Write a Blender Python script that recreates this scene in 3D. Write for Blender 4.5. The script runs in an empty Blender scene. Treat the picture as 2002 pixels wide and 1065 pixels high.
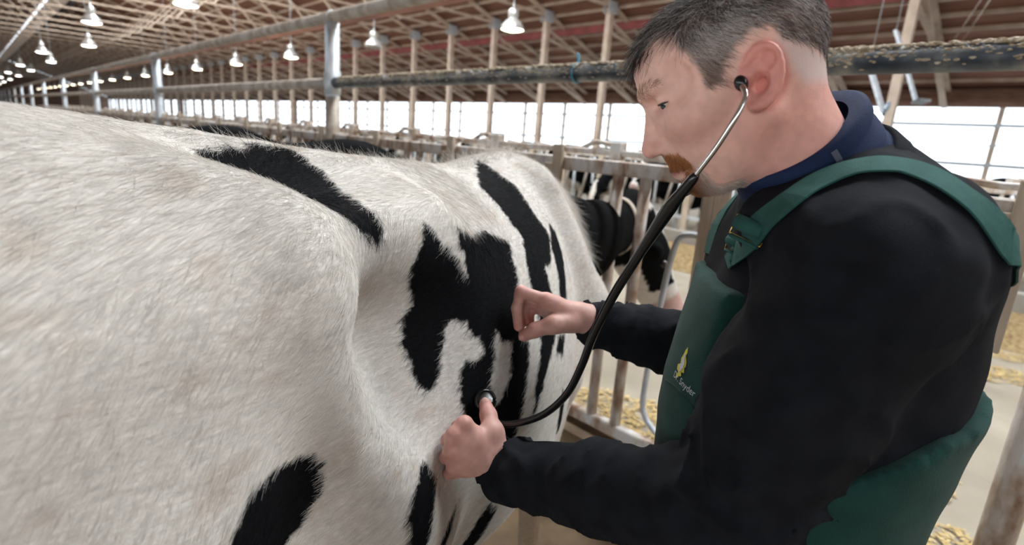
import bpy, bmesh, math, random
import numpy as np
from mathutils import Vector, Matrix
random.seed(7); rng = np.random.default_rng(11)
S = bpy.context.scene; COL = S.collection
PI = math.pi
V3 = lambda *a: np.array(a, float)
unit = lambda v: np.asarray(v, float) / (np.linalg.norm(v) + 1e-12)

# ------------------------------------------------------------------ camera
FPX = 1060.0
EYE = V3(0, 0, 1.5)
PITCH, ROLL, AZIM = math.radians(13.8), -math.radians(4.25), math.radians(45)
_fw = V3(math.cos(AZIM), math.sin(AZIM), 0); _rt = V3(math.sin(AZIM), -math.cos(AZIM), 0); _up = V3(0, 0, 1)
CF = _fw*math.cos(PITCH) - _up*math.sin(PITCH)
_U = _fw*math.sin(PITCH) + _up*math.cos(PITCH)
CR = _rt*math.cos(ROLL) - _U*math.sin(ROLL)
CU = _U*math.cos(ROLL) + _rt*math.sin(ROLL)
cam = bpy.data.cameras.new('camera'); cam_o = bpy.data.objects.new('camera', cam); COL.objects.link(cam_o)
m = Matrix.Identity(4)
for i in range(3):
    m[i][0], m[i][1], m[i][2], m[i][3] = CR[i], CU[i], -CF[i], EYE[i]
cam_o.matrix_world = m
cam.sensor_width = 36; cam.lens = FPX/2002*36; cam.clip_start = .02; cam.clip_end = 600
cam.dof.use_dof = True; cam.dof.focus_distance = .76; cam.dof.aperture_fstop = 3.7
S.camera = cam_o
def P(px, py, depth):
    """metres-space helper: point that the tracing of the photograph puts at this depth"""
    return EYE + (CF + CR*(px-1001)/FPX + CU*(532.5-py)/FPX)*depth

# ------------------------------------------------------------------ world, light, exposure
W = bpy.data.worlds.new('sky'); S.world = W; W.use_nodes = True
bg = W.node_tree.nodes['Background']; bg.inputs[0].default_value = (.80, .90, 1, 1); bg.inputs[1].default_value = 2.9
def area(name, loc, target, sx, sy, power, col):
    l = bpy.data.lights.new(name, 'AREA'); l.shape = 'RECTANGLE'; l.size = sx; l.size_y = sy; l.energy = power; l.color = col
    o = bpy.data.objects.new(name, l); COL.objects.link(o); o.location = loc
    o.rotation_euler = (Vector(target)-Vector(loc)).to_track_quat('-Z', 'Y').to_euler()
    o['kind'] = 'structure'; return o
area('ridge_skylight_light', (4.95, 10, 8.15), (4.95, 10, 0), 1.1, 60, 10500, (.86, .94, 1))
area('side_opening_light', (-9.0, 2, 1.3), (0, 4, 1.4), 44, 1.0, 850, (.86, .94, 1))
S.view_settings.view_transform = 'Standard'; S.view_settings.look = 'None'
S.view_settings.exposure = 0.08; S.view_settings.gamma = 1; S.view_settings.use_curve_mapping = False
S.cycles.use_denoising = True
S.cycles.max_bounces = 6; S.cycles.diffuse_bounces = 4; S.cycles.glossy_bounces = 3; S.cycles.transparent_max_bounces = 8
S.cycles.sample_clamp_indirect = 6.0

# ------------------------------------------------------------------ helpers: materials
def nodes(name):
    mt = bpy.data.materials.new(name); mt.use_nodes = True
    nt = mt.node_tree; return mt, nt, nt.nodes['Principled BSDF']
def rgb(c): return (c[0], c[1], c[2], 1)
def mat(name, c1, c2=None, scale=8, rough=.6, metal=0, bump=0, detail=4, stretch=(1, 1, 1), c3=None, spec=.5, bscale=None, lo=.35, hi=.65, sheen=0):
    mt, nt, b = nodes(name); N = nt.nodes; L = nt.links
    b.inputs['Roughness'].default_value = rough; b.inputs['Metallic'].default_value = metal
    b.inputs['Specular IOR Level'].default_value = spec
    if sheen: b.inputs['Sheen Weight'].default_value = sheen
    b.inputs['Base Color'].default_value = rgb(c1)
    tc = N.new('ShaderNodeTexCoord'); mp = N.new('ShaderNodeMapping'); mp.inputs['Scale'].default_value = stretch
    L.new(tc.outputs['Object'], mp.inputs[0])
    if c2:
        n = N.new('ShaderNodeTexNoise'); n.inputs['Scale'].default_value = scale; n.inputs['Detail'].default_value = detail
        L.new(mp.outputs[0], n.inputs['Vector'])
        r = N.new('ShaderNodeValToRGB'); r.color_ramp.elements[0].position = lo; r.color_ramp.elements[1].position = hi
        r.color_ramp.elements[0].color = rgb(c1); r.color_ramp.elements[1].color = rgb(c2)
        if c3:
            e = r.color_ramp.elements.new((lo+hi)/2); e.color = rgb(c3)
        L.new(n.outputs['Fac'], r.inputs[0]); L.new(r.outputs[0], b.inputs['Base Color'])
    if bump:
        n2 = N.new('ShaderNodeTexNoise'); n2.inputs['Scale'].default_value = bscale or scale*4; n2.inputs['Detail'].default_value = 5
        L.new(mp.outputs[0], n2.inputs['Vector'])
        bp = N.new('ShaderNodeBump'); bp.inputs['Strength'].default_value = bump; bp.inputs['Distance'].default_value = .01
        L.new(n2.outputs['Fac'], bp.inputs['Height']); L.new(bp.outputs[0], b.inputs['Normal'])
    return mt
def emit(name, c, s):
    mt, nt, b = nodes(name); b.inputs['Base Color'].default_value = rgb(c)
    b.inputs['Emission Color'].default_value = rgb(c); b.inputs['Emission Strength'].default_value = s; return mt
def attr_mat(name, rough=.6, spec=.4, attr='Col', fibre=0, sss=0, bump=0, bscale=200, sheen=0, dirt=0):
    mt, nt, b = nodes(name); N = nt.nodes; L = nt.links
    a = N.new('ShaderNodeAttribute'); a.attribute_name = attr
    b.inputs['Roughness'].default_value = rough; b.inputs['Specular IOR Level'].default_value = spec
    col = a.outputs['Color']
    if fibre:
        tc = N.new('ShaderNodeTexCoord'); mp = N.new('ShaderNodeMapping'); mp.inputs['Scale'].default_value = (14, 60, 60)
        L.new(tc.outputs['Object'], mp.inputs[0]); n = N.new('ShaderNodeTexNoise'); n.inputs['Scale'].default_value = 3; n.inputs['Detail'].default_value = 3
        L.new(mp.outputs[0], n.inputs['Vector'])
        mr = N.new('ShaderNodeMapRange'); mr.inputs[1].default_value = .3; mr.inputs[2].default_value = .7; mr.inputs[3].default_value = 1-fibre; mr.inputs[4].default_value = 1+fibre*.3
        L.new(n.outputs['Fac'], mr.inputs[0]); mx = N.new('ShaderNodeVectorMath'); mx.operation = 'SCALE'
        L.new(col, mx.inputs[0]); L.new(mr.outputs[0], mx.inputs['Scale']); col = mx.outputs[0]
        bp = N.new('ShaderNodeBump'); bp.inputs['Strength'].default_value = .5; bp.inputs['Distance'].default_value = .004
        L.new(n.outputs['Fac'], bp.inputs['Height']); L.new(bp.outputs[0], b.inputs['Normal'])
    if bump:
        tc = N.new('ShaderNodeTexCoord'); n = N.new('ShaderNodeTexNoise'); n.inputs['Scale'].default_value = bscale; n.inputs['Detail'].default_value = 4
        L.new(tc.outputs['Object'], n.inputs['Vector'])
        bp = N.new('ShaderNodeBump'); bp.inputs['Strength'].default_value = bump; bp.inputs['Distance'].default_value = .002
        L.new(n.outputs['Fac'], bp.inputs['Height']); L.new(bp.outputs[0], b.inputs['Normal'])
    L.new(col, b.inputs['Base Color'])
    if sss:
        b.inputs['Subsurface Weight'].default_value = sss; b.inputs['Subsurface Radius'].default_value = (.012, .004, .002); b.inputs['Subsurface Scale'].default_value = .5
    if sheen: b.inputs['Sheen Weight'].default_value = sheen
    return mt

# ------------------------------------------------------------------ helpers: objects
def link(o, parent=None, label=None, cat=None, group=None, kind=None):
    COL.objects.link(o)
    if parent is not None: o.parent = parent
    if label: o['label'] = label
    if cat: o['category'] = cat
    if group: o['group'] = group
    if kind: o['kind'] = kind
    return o
def obj(name, me, mt=None, parent=None, **k):
    if mt is not None and not me.materials: me.materials.append(mt)
    return link(bpy.data.objects.new(name, me), parent, **k)
def thing(name, label, cat, loc=(0, 0, 0), rz=0, group=None):
    o = bpy.data.objects.new(name, None); o.location = loc; o.rotation_euler = (0, 0, rz); o.empty_display_size = .1
    return link(o, None, label, cat, group)
def smooth(me):
    me.polygons.foreach_set('use_smooth', np.ones(len(me.polygons), bool)); return me
def mesh_np(name, v, q, sm=True):
    me = bpy.data.meshes.new(name); k = q.shape[1]
    me.vertices.add(len(v)); me.vertices.foreach_set('co', np.ascontiguousarray(v, np.float32).ravel())
    me.loops.add(q.size); me.loops.foreach_set('vertex_index', q.astype(np.int32).ravel())
    me.polygons.add(len(q)); me.polygons.foreach_set('loop_start', np.arange(0, q.size, k, dtype=np.int32))
    me.update(calc_edges=True); me.validate()
    if sm: smooth(me)
    return me
def set_col(me, c, name='Col'):
    a = me.color_attributes.new(name, 'FLOAT_COLOR', 'POINT')
    a.data.foreach_set('color', np.concatenate([c, np.ones((len(c), 1))], 1).astype(np.float32).ravel())
def bm_mesh(name, bm, sm=False):
    me = bpy.data.meshes.new(name); bm.normal_update(); bm.to_mesh(me); bm.free()
    if sm: smooth(me)
    return me
def box(bm, lo, hi):
    lo, hi = np.minimum(lo, hi), np.maximum(lo, hi)
    v = [bm.verts.new((x, y, z)) for x in (lo[0], hi[0]) for y in (lo[1], hi[1]) for z in (lo[2], hi[2])]
    for f in ((0, 1, 3, 2), (4, 6, 7, 5), (0, 4, 5, 1), (2, 3, 7, 6), (0, 2, 6, 4), (1, 5, 7, 3)): bm.faces.new([v[i] for i in f])
def frame_of(d, hint=(0, 0, 1)):
    d = unit(d); h = np.array(hint, float)
    if abs(d @ h) > .95: h = V3(1, 0, 0)
    a = unit(np.cross(h, d)); return a, np.cross(d, a), d
def beam(bm, a, b, w, h, hint=(0, 0, 1)):
    a, b = np.asarray(a, float), np.asarray(b, float); s, t, _ = frame_of(b-a, hint)
    v = [bm.verts.new(p + s*w/2*i + t*h/2*j) for p in (a, b) for i, j in ((-1, -1), (1, -1), (1, 1), (-1, 1))]
    bm.faces.new(v[3::-1]); bm.faces.new(v[4:])
    for i in range(4): bm.faces.new((v[i], v[(i+1) % 4], v[4+(i+1) % 4], v[4+i]))
def catmull(pts, n=8):
    p = np.asarray(pts, float)
    if p.ndim == 1: p = p[:, None]
    q = np.vstack([2*p[0]-p[1], p, 2*p[-1]-p[-2]]); out = []
    for i in range(1, len(q)-2):
        for t in np.linspace(0, 1, n, endpoint=False):
            out.append(.5*((2*q[i]) + (q[i+1]-q[i-1])*t + (2*q[i-1]-5*q[i]+4*q[i+1]-q[i+2])*t*t + (3*q[i]-q[i-1]-3*q[i+1]+q[i+2])*t**3))
    return np.array(out+[p[-1]])
def tube(bm, pts, r, seg=10, cap=True, flat=1.0, hint=(0, 0, 1)):
    pts = np.asarray(pts, float); n = len(pts); rr = np.broadcast_to(np.asarray(r, float), (n,))
    rings = []; s = None
    for i in range(n):
        d = unit(pts[min(i+1, n-1)]-pts[max(i-1, 0)])
        if s is None: s, t, _ = frame_of(d, hint)
        else: s = unit(s-d*(s@d)); t = np.cross(d, s)
        rings.append([bm.verts.new(pts[i]+(s*math.cos(a)+t*math.sin(a)*flat)*rr[i]) for a in np.linspace(0, 2*PI, seg, endpoint=False)])
    for i in range(n-1):
        for j in range(seg): bm.faces.new((rings[i][j], rings[i][(j+1) % seg], rings[i+1][(j+1) % seg], rings[i+1][j]))
    if cap: bm.faces.new(rings[0][::-1]); bm.faces.new(rings[-1])
def tube_obj(name, pts, r, mt, parent=None, seg=12, sm=True, **k):
    bm = bmesh.new(); tube(bm, pts, r, seg); return obj(name, bm_mesh(name, bm, sm), mt, parent, **k)
def beam_obj(name, a, b, w, h, mt, parent=None, hint=(0, 0, 1), **k):
    bm = bmesh.new(); beam(bm, a, b, w, h, hint); return obj(name, bm_mesh(name, bm), mt, parent, **k)
def box_obj(name, lo, hi, mt, parent=None, bevel=0, **k):
    bm = bmesh.new(); box(bm, V3(*lo), V3(*hi))
    if bevel: bmesh.ops.bevel(bm, geom=bm.edges[:], offset=bevel, segments=1, affect='EDGES')
    return obj(name, bm_mesh(name, bm), mt, parent, **k)

def ell_mesh0(name, c, r, n=10):
    bm = bmesh.new(); bmesh.ops.create_uvsphere(bm, u_segments=n*2, v_segments=n, radius=1)
    for v in bm.verts: v.co = Vector(np.array(v.co)*np.array(r)+np.asarray(c))
    return bm_mesh(name, bm, True)

# ------------------------------------------------------------------ helpers: lattice noise
def noise3(p, s=1.0, seed=0):
    p = np.asarray(p, float)*s + seed*17.3; i = np.floor(p).astype(np.int64); f = p-i; f = f*f*(3-2*f)
    def h(a):
        n = (a[..., 0]*73856093) ^ (a[..., 1]*19349663) ^ (a[..., 2]*83492791); n = (n ^ (n >> 13))*1274126177 & 0x7fffffff
        return ((n ^ (n >> 16)) & 0xffff)/65535.0
    r = 0
    for dx in (0, 1):
        for dy in (0, 1):
            for dz in (0, 1):
                w = (f[..., 0] if dx else 1-f[..., 0])*(f[..., 1] if dy else 1-f[..., 1])*(f[..., 2] if dz else 1-f[..., 2])
                r = r + w*h(i+np.array([dx, dy, dz]))
    return r*2-1

# ------------------------------------------------------------------ helpers: distance fields -> one continuous mesh
class Field:
    def __init__(s, lo, hi, h):
        s.h = h; s.lo = np.array(lo, float); s.n = np.ceil((np.array(hi)-s.lo)/h).astype(int)+1
        s.ax = [s.lo[i]+np.arange(s.n[i])*h for i in range(3)]; s.D = np.full(s.n, .5, np.float32)
    def op(s, fn, lo, hi, k, mode='u'):
        a = np.clip(np.floor((np.array(lo)-k-2*s.h-s.lo)/s.h).astype(int), 0, s.n); b = np.clip(np.ceil((np.array(hi)+k+2*s.h-s.lo)/s.h).astype(int)+1, 0, s.n)
        if np.any(b <= a): return
        sl = tuple(slice(a[i], b[i]) for i in range(3))
        X, Y, Z = np.meshgrid(*[s.ax[i][sl[i]].astype(np.float32) for i in range(3)], indexing='ij')
        d = fn(X, Y, Z).astype(np.float32); A = s.D[sl]; k = max(k, 1e-5)
        if mode == 'u':
            h = np.clip(.5+.5*(d-A)/k, 0, 1); s.D[sl] = d*(1-h)+A*h-k*h*(1-h)
        elif mode == 's':   # subtract
            h = np.clip(.5-.5*(d+A)/k, 0, 1); s.D[sl] = A*(1-h)-d*h+k*h*(1-h)
        elif mode == 'i':
            h = np.clip(.5-.5*(d-A)/k, 0, 1); s.D[sl] = d*(1-h)+A*h+k*h*(1-h)
        elif mode == 'add':
            s.D[sl] = A+d
    def cone(s, a, b, r1, r2=None, k=.01, flat=None, mode='u'):
        a = np.asarray(a, float); b = np.asarray(b, float); r2 = r1 if r2 is None else r2; ba = b-a; L = ba@ba+1e-12
        def fn(X, Y, Z):
            px, py, pz = X-a[0], Y-a[1], Z-a[2]
            t = np.clip((px*ba[0]+py*ba[1]+pz*ba[2])/L, 0, 1)
            px, py, pz = px-t*ba[0], py-t*ba[1], pz-t*ba[2]; q = px*px+py*py+pz*pz
            if flat is not None:
                n, fct = flat; c = px*n[0]+py*n[1]+pz*n[2]; q = q+(1/fct**2-1)*c*c
                return (np.sqrt(q)-(r1+(r2-r1)*t))*min(1, fct**.5)
            return np.sqrt(q)-(r1+(r2-r1)*t)
        R = max(r1, r2); s.op(fn, np.minimum(a-R, b-R), np.maximum(a+R, b+R), k, mode)
    def chain(s, pts, rs, k=.01, flat=None):
        for i in range(len(pts)-1): s.cone(pts[i], pts[i+1], rs[i], rs[i+1], k, flat)
    def ell(s, c, r, ax=None, k=.01, mode='u'):
        c = np.asarray(c, float); r = np.asarray(r, float)*np.ones(3); ax = np.eye(3) if ax is None else np.array([unit(a) for a in ax])
        def fn(X, Y, Z):
            px, py, pz = X-c[0], Y-c[1], Z-c[2]; k0 = 0; k1 = 0
            for i in range(3):
                u = px*ax[i][0]+py*ax[i][1]+pz*ax[i][2]; k0 = k0+(u/r[i])**2; k1 = k1+(u/r[i]**2)**2
            k0 = np.sqrt(k0); return k0*(k0-1)/(np.sqrt(k1)+1e-6)
        e = np.sqrt(((ax*r[:, None])**2).sum(0)); s.op(fn, c-e, c+e, k, mode)
    def surface(s, relax=1, lam=.5):
        D = s.D; ins = D < 0; shp = np.array(D.shape); cs = shp-1
        pos, cell, quads = [], [], []
        for a in range(3):
            b, c = (a+1) % 3, (a+2) % 3
            sl0 = [slice(None)]*3; sl1 = [slice(None)]*3; sl0[a] = slice(0, -1); sl1[a] = slice(1, None)
            i0, i1 = ins[tuple(sl0)], ins[tuple(sl1)]
            E = np.argwhere(i0 != i1); E = E[(E[:, b] > 0) & (E[:, c] > 0) & (E[:, b] < cs[b]) & (E[:, c] < cs[c])]
            E1 = E.copy(); E1[:, a] += 1
            d0 = D[tuple(E.T)]; d1 = D[tuple(E1.T)]; t = d0/(d0-d1)
            p = E.astype(float); p[:, a] += t
            ids = []
            for ob, oc in ((-1, -1), (0, -1), (0, 0), (-1, 0)):
                q = E.copy(); q[:, b] += ob; q[:, c] += oc
                lin = (q[:, 0]*cs[1]+q[:, 1])*cs[2]+q[:, 2]; ids.append(lin); pos.append(p); cell.append(lin)
            ids = np.stack(ids, 1); fl = ~i0[tuple(E.T)]; ids[fl] = ids[fl][:, ::-1]; quads.append(ids)
        pos = np.concatenate(pos); cell = np.concatenate(cell); quads = np.concatenate(quads)
        u, inv = np.unique(cell, return_inverse=True); cnt = np.bincount(inv)
        v = np.stack([np.bincount(inv, pos[:, i])/cnt for i in range(3)], 1); q = np.searchsorted(u, quads)
        v = s.lo+v*s.h
        for _ in range(relax):
            acc = np.zeros_like(v); n = np.zeros(len(v))
            for i in range(4):
                for j in (1, 3): np.add.at(acc, q[:, i], v[q[:, (i+j) % 4]]); np.add.at(n, q[:, i], 1)
            v = v+lam*(acc/np.maximum(n, 1)[:, None]-v)
        return v, q
def vnormals(v, q):
    n = np.cross(v[q[:, 2]]-v[q[:, 0]], v[q[:, 3]]-v[q[:, 1]]); o = np.zeros_like(v)
    for i in range(4):
        for j in range(3): o[:, j] += np.bincount(q[:, i], n[:, j], len(v))
    return o/(np.linalg.norm(o, axis=1, keepdims=True)+1e-12)
def subdivide(v, q):
    """one linear split of every quad, welded"""
    e = np.concatenate([np.sort(np.stack([q[:, i], q[:, (i+1) % 4]], 1), 1) for i in range(4)])
    key = e[:, 0]*len(v)+e[:, 1]; u, inv = np.unique(key, return_inverse=True)
    em = (v[u//len(v)]+v[u % len(v)])/2; fc = v[q].mean(1); n = len(q); ei = inv.reshape(4, n).T+len(v); fi = np.arange(n)+len(v)+len(em)
    nv = np.concatenate([v, em, fc])
    nq = np.concatenate([np.stack([q[:, i], ei[:, i], fi, ei[:, (i+3) % 4]], 1) for i in range(4)])
    return nv, nq
def strands(name, root, direc, nrm, length, lift, col, mt, parent, rad=.0004, npt=4, curl=.0, **k):
    """real hair fibres: roots, combing direction, surface normal"""
    n = len(root); hc = bpy.data.hair_curves.new(name); hc.add_curves([npt]*n)
    t = np.linspace(0, 1, npt)[None, :, None]; ln = np.asarray(length).reshape(-1, 1, 1)*np.ones((n, 1, 1)); lf = np.asarray(lift).reshape(-1, 1, 1)*np.ones((n, 1, 1))
    d = direc[:, None, :]; nn = nrm[:, None, :]
    p = root[:, None, :]+ln*(d*t*(.5+.5*t)+nn*lf*(t*(1.6-.9*t)))+curl*rng.normal(size=(n, 1, 3))*ln*t*t
    hc.attributes['position'].data.foreach_set('vector', p.astype(np.float32).ravel()) if 'position' in hc.attributes else None
    ra = hc.attributes.get('radius') or hc.attributes.new('radius', 'FLOAT', 'POINT')
    ra.data.foreach_set('value', (np.ones((n, 1))*rad*np.linspace(1, .25, npt)[None]).astype(np.float32).ravel())
    ca = hc.attributes.new('Col', 'FLOAT_COLOR', 'CURVE')
    ca.data.foreach_set('color', np.concatenate([col, np.ones((n, 1))], 1).astype(np.float32).ravel())
    hc.materials.append(mt); o = bpy.data.objects.new(name, hc); return link(o, parent, **k)
def scatter(v, q, n, mask=None):
    """n points spread over the quads, with index of the face"""
    ar = np.linalg.norm(np.cross(v[q[:, 2]]-v[q[:, 0]], v[q[:, 3]]-v[q[:, 1]]), axis=1)
    if mask is not None: ar = ar*mask
    f = rng.choice(len(q), n, p=ar/ar.sum()); a = rng.random((n, 1)); b = rng.random((n, 1)); w = v[q[f]]
    return (w[:, 0]*(1-a)+w[:, 1]*a)*(1-b)+(w[:, 3]*(1-a)+w[:, 2]*a)*b, f
def in_poly(x, y, poly):
    """signed distance to a closed outline, positive inside"""
    poly = np.asarray(poly, float); d = np.full(x.shape, 1e9); ins = np.zeros(x.shape, bool)
    for (x0, y0), (x1, y1) in zip(poly, np.roll(poly, -1, 0)):
        ex, ey = x1-x0, y1-y0; t = np.clip(((x-x0)*ex+(y-y0)*ey)/(ex*ex+ey*ey+1e-12), 0, 1)
        d = np.minimum(d, np.hypot(x-x0-t*ex, y-y0-t*ey)); c = ((y0 > y) != (y1 > y))
        with np.errstate(divide='ignore', invalid='ignore'): ins ^= c & (x < ex*(y-y0)/(ey if ey else 1e-12)+x0)
    return np.where(ins, d, -d)
# ------------------------------------------------------------------ the barn
M_DECK = mat('roof_boards', (.20, .090, .062), (.30, .145, .10), 3, .8, stretch=(6, .4, 1), bump=.2)
M_RED = mat('red_boards', (.17, .035, .032), (.24, .055, .05), 3, .75)
M_TIMBER = mat('dusty_timber', (.48, .37, .29), (.66, .54, .44), 2.5, .85, bump=.3, stretch=(1, 1, 1))
M_POSTW = mat('grey_wood', (.42, .345, .26), (.60, .52, .42), 6, .85, bump=.35, stretch=(3, 3, .6))
M_GALV = mat('galvanised_steel', (.46, .50, .54), (.62, .66, .70), 14, .6, metal=.35, bump=.08, bscale=60)
M_RUST = mat('rusty_painted_steel', (.28, .17, .11), (.66, .64, .62), 16, .6, metal=.25, c3=(.50, .42, .35), bump=.25, bscale=90, lo=.34, hi=.6, stretch=(1, 1, .45))
M_PIPE = mat('scuffed_dark_pipe', (.06, .075, .095), (.26, .26, .25), 11, .45, metal=.7, bump=.15, bscale=70, c3=(.11, .125, .145))
M_DUSTP = mat('dusty_pipe', (.30, .25, .20), (.50, .46, .42), 9, .65, metal=.2, bump=.2, bscale=60)
M_CRUST = mat('dried_crust', (.34, .25, .15), (.62, .55, .44), 60, .95, bump=.5, bscale=300)
M_CONC = mat('concrete', (.24, .205, .155), (.38, .335, .265), 1.3, .9, bump=.3, bscale=40, lo=.3, hi=.7)
M_MUCK = mat('mucky_concrete', (.10, .06, .032), (.26, .18, .10), 4, .7, bump=.5, bscale=30)
M_WALL = mat('wall_boards', (.16, .085, .06), (.24, .14, .10), 2.5, .85, stretch=(1, 1, 5), bump=.2)
M_SNOW = mat('bright_ground', (.80, .80, .78), None, rough=.9)
M_SILL = mat('sill_concrete', (.30, .28, .25), (.42, .39, .34), 2, .9)
Y0, Y1 = -16.0, 128.0; RX, RZ = 4.95, 8.40; EX, EZ = 19.0, 3.62; SL = (RZ-EZ)/(EX-RX)
def roofz(x): return RZ-SL*abs(x-RX)
WX = 2*RX-EX                                     # the other long wall, x = -9.1
box_obj('floor', (WX, Y0, -.12), (EX, Y1, 0), M_CONC, kind='structure')
box_obj('ground', (-160, -160, -.5), (260, 330, -.14), M_SNOW, kind='structure')
# roof decks in boards of their own, each slope
for name, sgn, x0, x1 in (('ceiling_right', 1, RX+.35, EX+.4), ('ceiling_left', -1, RX-.35, WX-.4)):
    bm = bmesh.new()
    for i in range(26):
        a = x0+(x1-x0)*i/26; b = x0+(x1-x0)*(i+1)/26-.03*sgn
        v = [bm.verts.new(p) for p in ((a, Y0, roofz(a)+.06), (a, Y1, roofz(a)+.06), (b, Y1, roofz(b)+.06), (b, Y0, roofz(b)+.06))]; w = [bm.verts.new((p.co.x, p.co.y, p.co.z+.03)) for p in v]
        bm.faces.new(v); bm.faces.new(w[::-1])
        for k in range(4): bm.faces.new((v[k], w[k], w[(k+1) % 4], v[(k+1) % 4]))
    c_ = obj(name, bm_mesh(name, bm), M_DECK, kind='structure')
    box_obj('roofing_felt', (min(x0, x1)-.1, Y0, EZ-.3), (min(x0, x1)-.09, Y1, EZ-.1), M_DECK, c_)
    n_ = 24; pm = None
    for i in range(n_):
        x = x0+(x1-x0)*(i+.5)/n_
        if pm is None:
            bm = bmesh.new(); box(bm, V3(-.02, Y0, -.09), V3(.02, Y1, .0)); pm = bm_mesh('purlin', bm)
        o = obj('purlin', pm, M_TIMBER, c_); o.location = (x, 0, roofz(x)+.055)
    for i in range(30): 
        if sgn > 0 and i in (0,):
            box_obj('red_board', (14.35, Y0, roofz(15.2)-.02), (14.39, Y1, roofz(14.4)-.06), M_RED, c_)
# over the felt: a dark upper skin so no daylight leaks through the board gaps
bm = bmesh.new()
for sgn, x0, x1 in ((1, RX+.35, EX+.5), (-1, RX-.35, WX-.5)):
    v = [bm.verts.new(p) for p in ((x0, Y0, roofz(x0)+.12), (x0, Y1, roofz(x0)+.12), (x1, Y1, roofz(x1)+.12), (x1, Y0, roofz(x1)+.12))]; w = [bm.verts.new((p.co.x, p.co.y, p.co.z+.05)) for p in v]
    bm.faces.new(v); bm.faces.new(w[::-1])
    for k in range(4): bm.faces.new((v[k], w[k], w[(k+1) % 4], v[(k+1) % 4]))
obj('roof_skin', bm_mesh('roof_skin', bm), M_DECK, kind='structure')
bm = bmesh.new()
for k in range(330): box(bm, V3(RX-.36, Y0+.2+.43*k, RZ-.62), V3(RX+.36, Y0+.225+.43*k, RZ-.30))
obj('ridge_light_baffle', bm_mesh('ridge_light_baffle', bm), M_TIMBER, bpy.data.objects['ceiling_right'], kind='stuff')  # slats added under the ridge light to hide it from the camera
# trusses: one top-level truss per bay, mesh data shared
PX, LX = 13.5, 2*RX-13.5; TS = 2.45; TZ = 5.45
bmt = []
def member(name, a, b, w, h, m_): bmt.append((name, bm_mesh(name, (lambda bm: (beam(bm, a, b, w, h, (0, 1, 0)), bm)[1])(bmesh.new())), m_))
member('rafter', (RX, 0, RZ-.10), (EX, 0, EZ-.08), .05, .17, M_TIMBER); member('rafter', (RX, 0, RZ-.10), (WX, 0, EZ-.08), .05, .17, M_TIMBER)
member('bottom_chord', (LX, 0, TZ-.10), (PX, 0, TZ-.10), .05, .16, M_TIMBER)
member('post', (PX, 0, 0), (PX, 0, TZ), .17, .17, M_TIMBER); member('post', (LX, 0, 0), (LX, 0, TZ), .17, .17, M_TIMBER)
for sgn, px_ in ((1, PX), (-1, LX)):
    member('knee_brace', (px_, .03, TZ-.75), (px_+sgn*3.2, .03, roofz(px_+sgn*3.2)-.15), .05, .11, M_TIMBER)
    member('knee_brace', (px_, -.04, TZ-.5), (px_+sgn*5.3, -.04, 3.15), .05, .13, M_TIMBER)
    member('lean_tie', (px_+sgn*2.2, .0, roofz(px_+sgn*2.2)-.1), (px_+sgn*5.45, .05, 3.2), .05, .10, M_TIMBER)
    for t0, t1 in ((0, .2), (.4, .2), (.4, .6), (.8, .6)):
        xa = px_+(RX-px_)*t0; xb = px_+(RX-px_)*t1; member('web', (xa, 0, TZ-.1), (xb, .02, roofz(xb)-.1), .04, .10, M_TIMBER)
for sgn, px_ in ((1, PX), (-1, LX)):
    bm = bmesh.new(); box(bm, V3(px_-.20, -.10, TZ-.30), V3(px_+.20, -.088, TZ+.04)); bmt.append(('gusset_plate', bm_mesh('gusset_plate', bm), M_GALV))
    bm = bmesh.new(); box(bm, V3(px_-.20, .088, TZ-.30), V3(px_+.20, .10, TZ+.04)); bmt.append(('gusset_plate', bm_mesh('gusset_plate', bm), M_GALV))
for n_, m_, mt_ in bmt: m_.materials.append(mt_)
PY = [10.32+TS*k for k in range(-9, 44)]
ORD = ['first', 'second', 'third', 'fourth', 'fifth', 'sixth', 'seventh', 'eighth', 'ninth', 'tenth', 'eleventh', 'twelfth']
for k, y in enumerate(PY):
    j = k-9
    lab = {-1: 'timber roof truss whose post stands behind the man\'s face', -2: 'timber roof truss whose post is hidden behind the man\'s ear', -3: 'timber roof truss whose post stands behind the back of the man\'s head', -4: 'timber roof truss whose grey post leans at the far right edge'}.get(j)
    if 0 <= j < 12: lab = 'dusty timber roof truss, its post %s to the left of the man\'s forehead' % ORD[j]
    t = thing('roof_truss', lab or ('dusty timber roof truss in the distance, merging with its neighbours' if j > 0 else 'dusty timber roof truss beyond the right edge of the photo'), 'truss', (0, y, 0), group=None if lab else ('distant roof trusses' if j > 0 else 'near roof trusses outside the frame'))
    for n_, m_, mt_ in bmt: link(bpy.data.objects.new(n_, m_), t)
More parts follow.
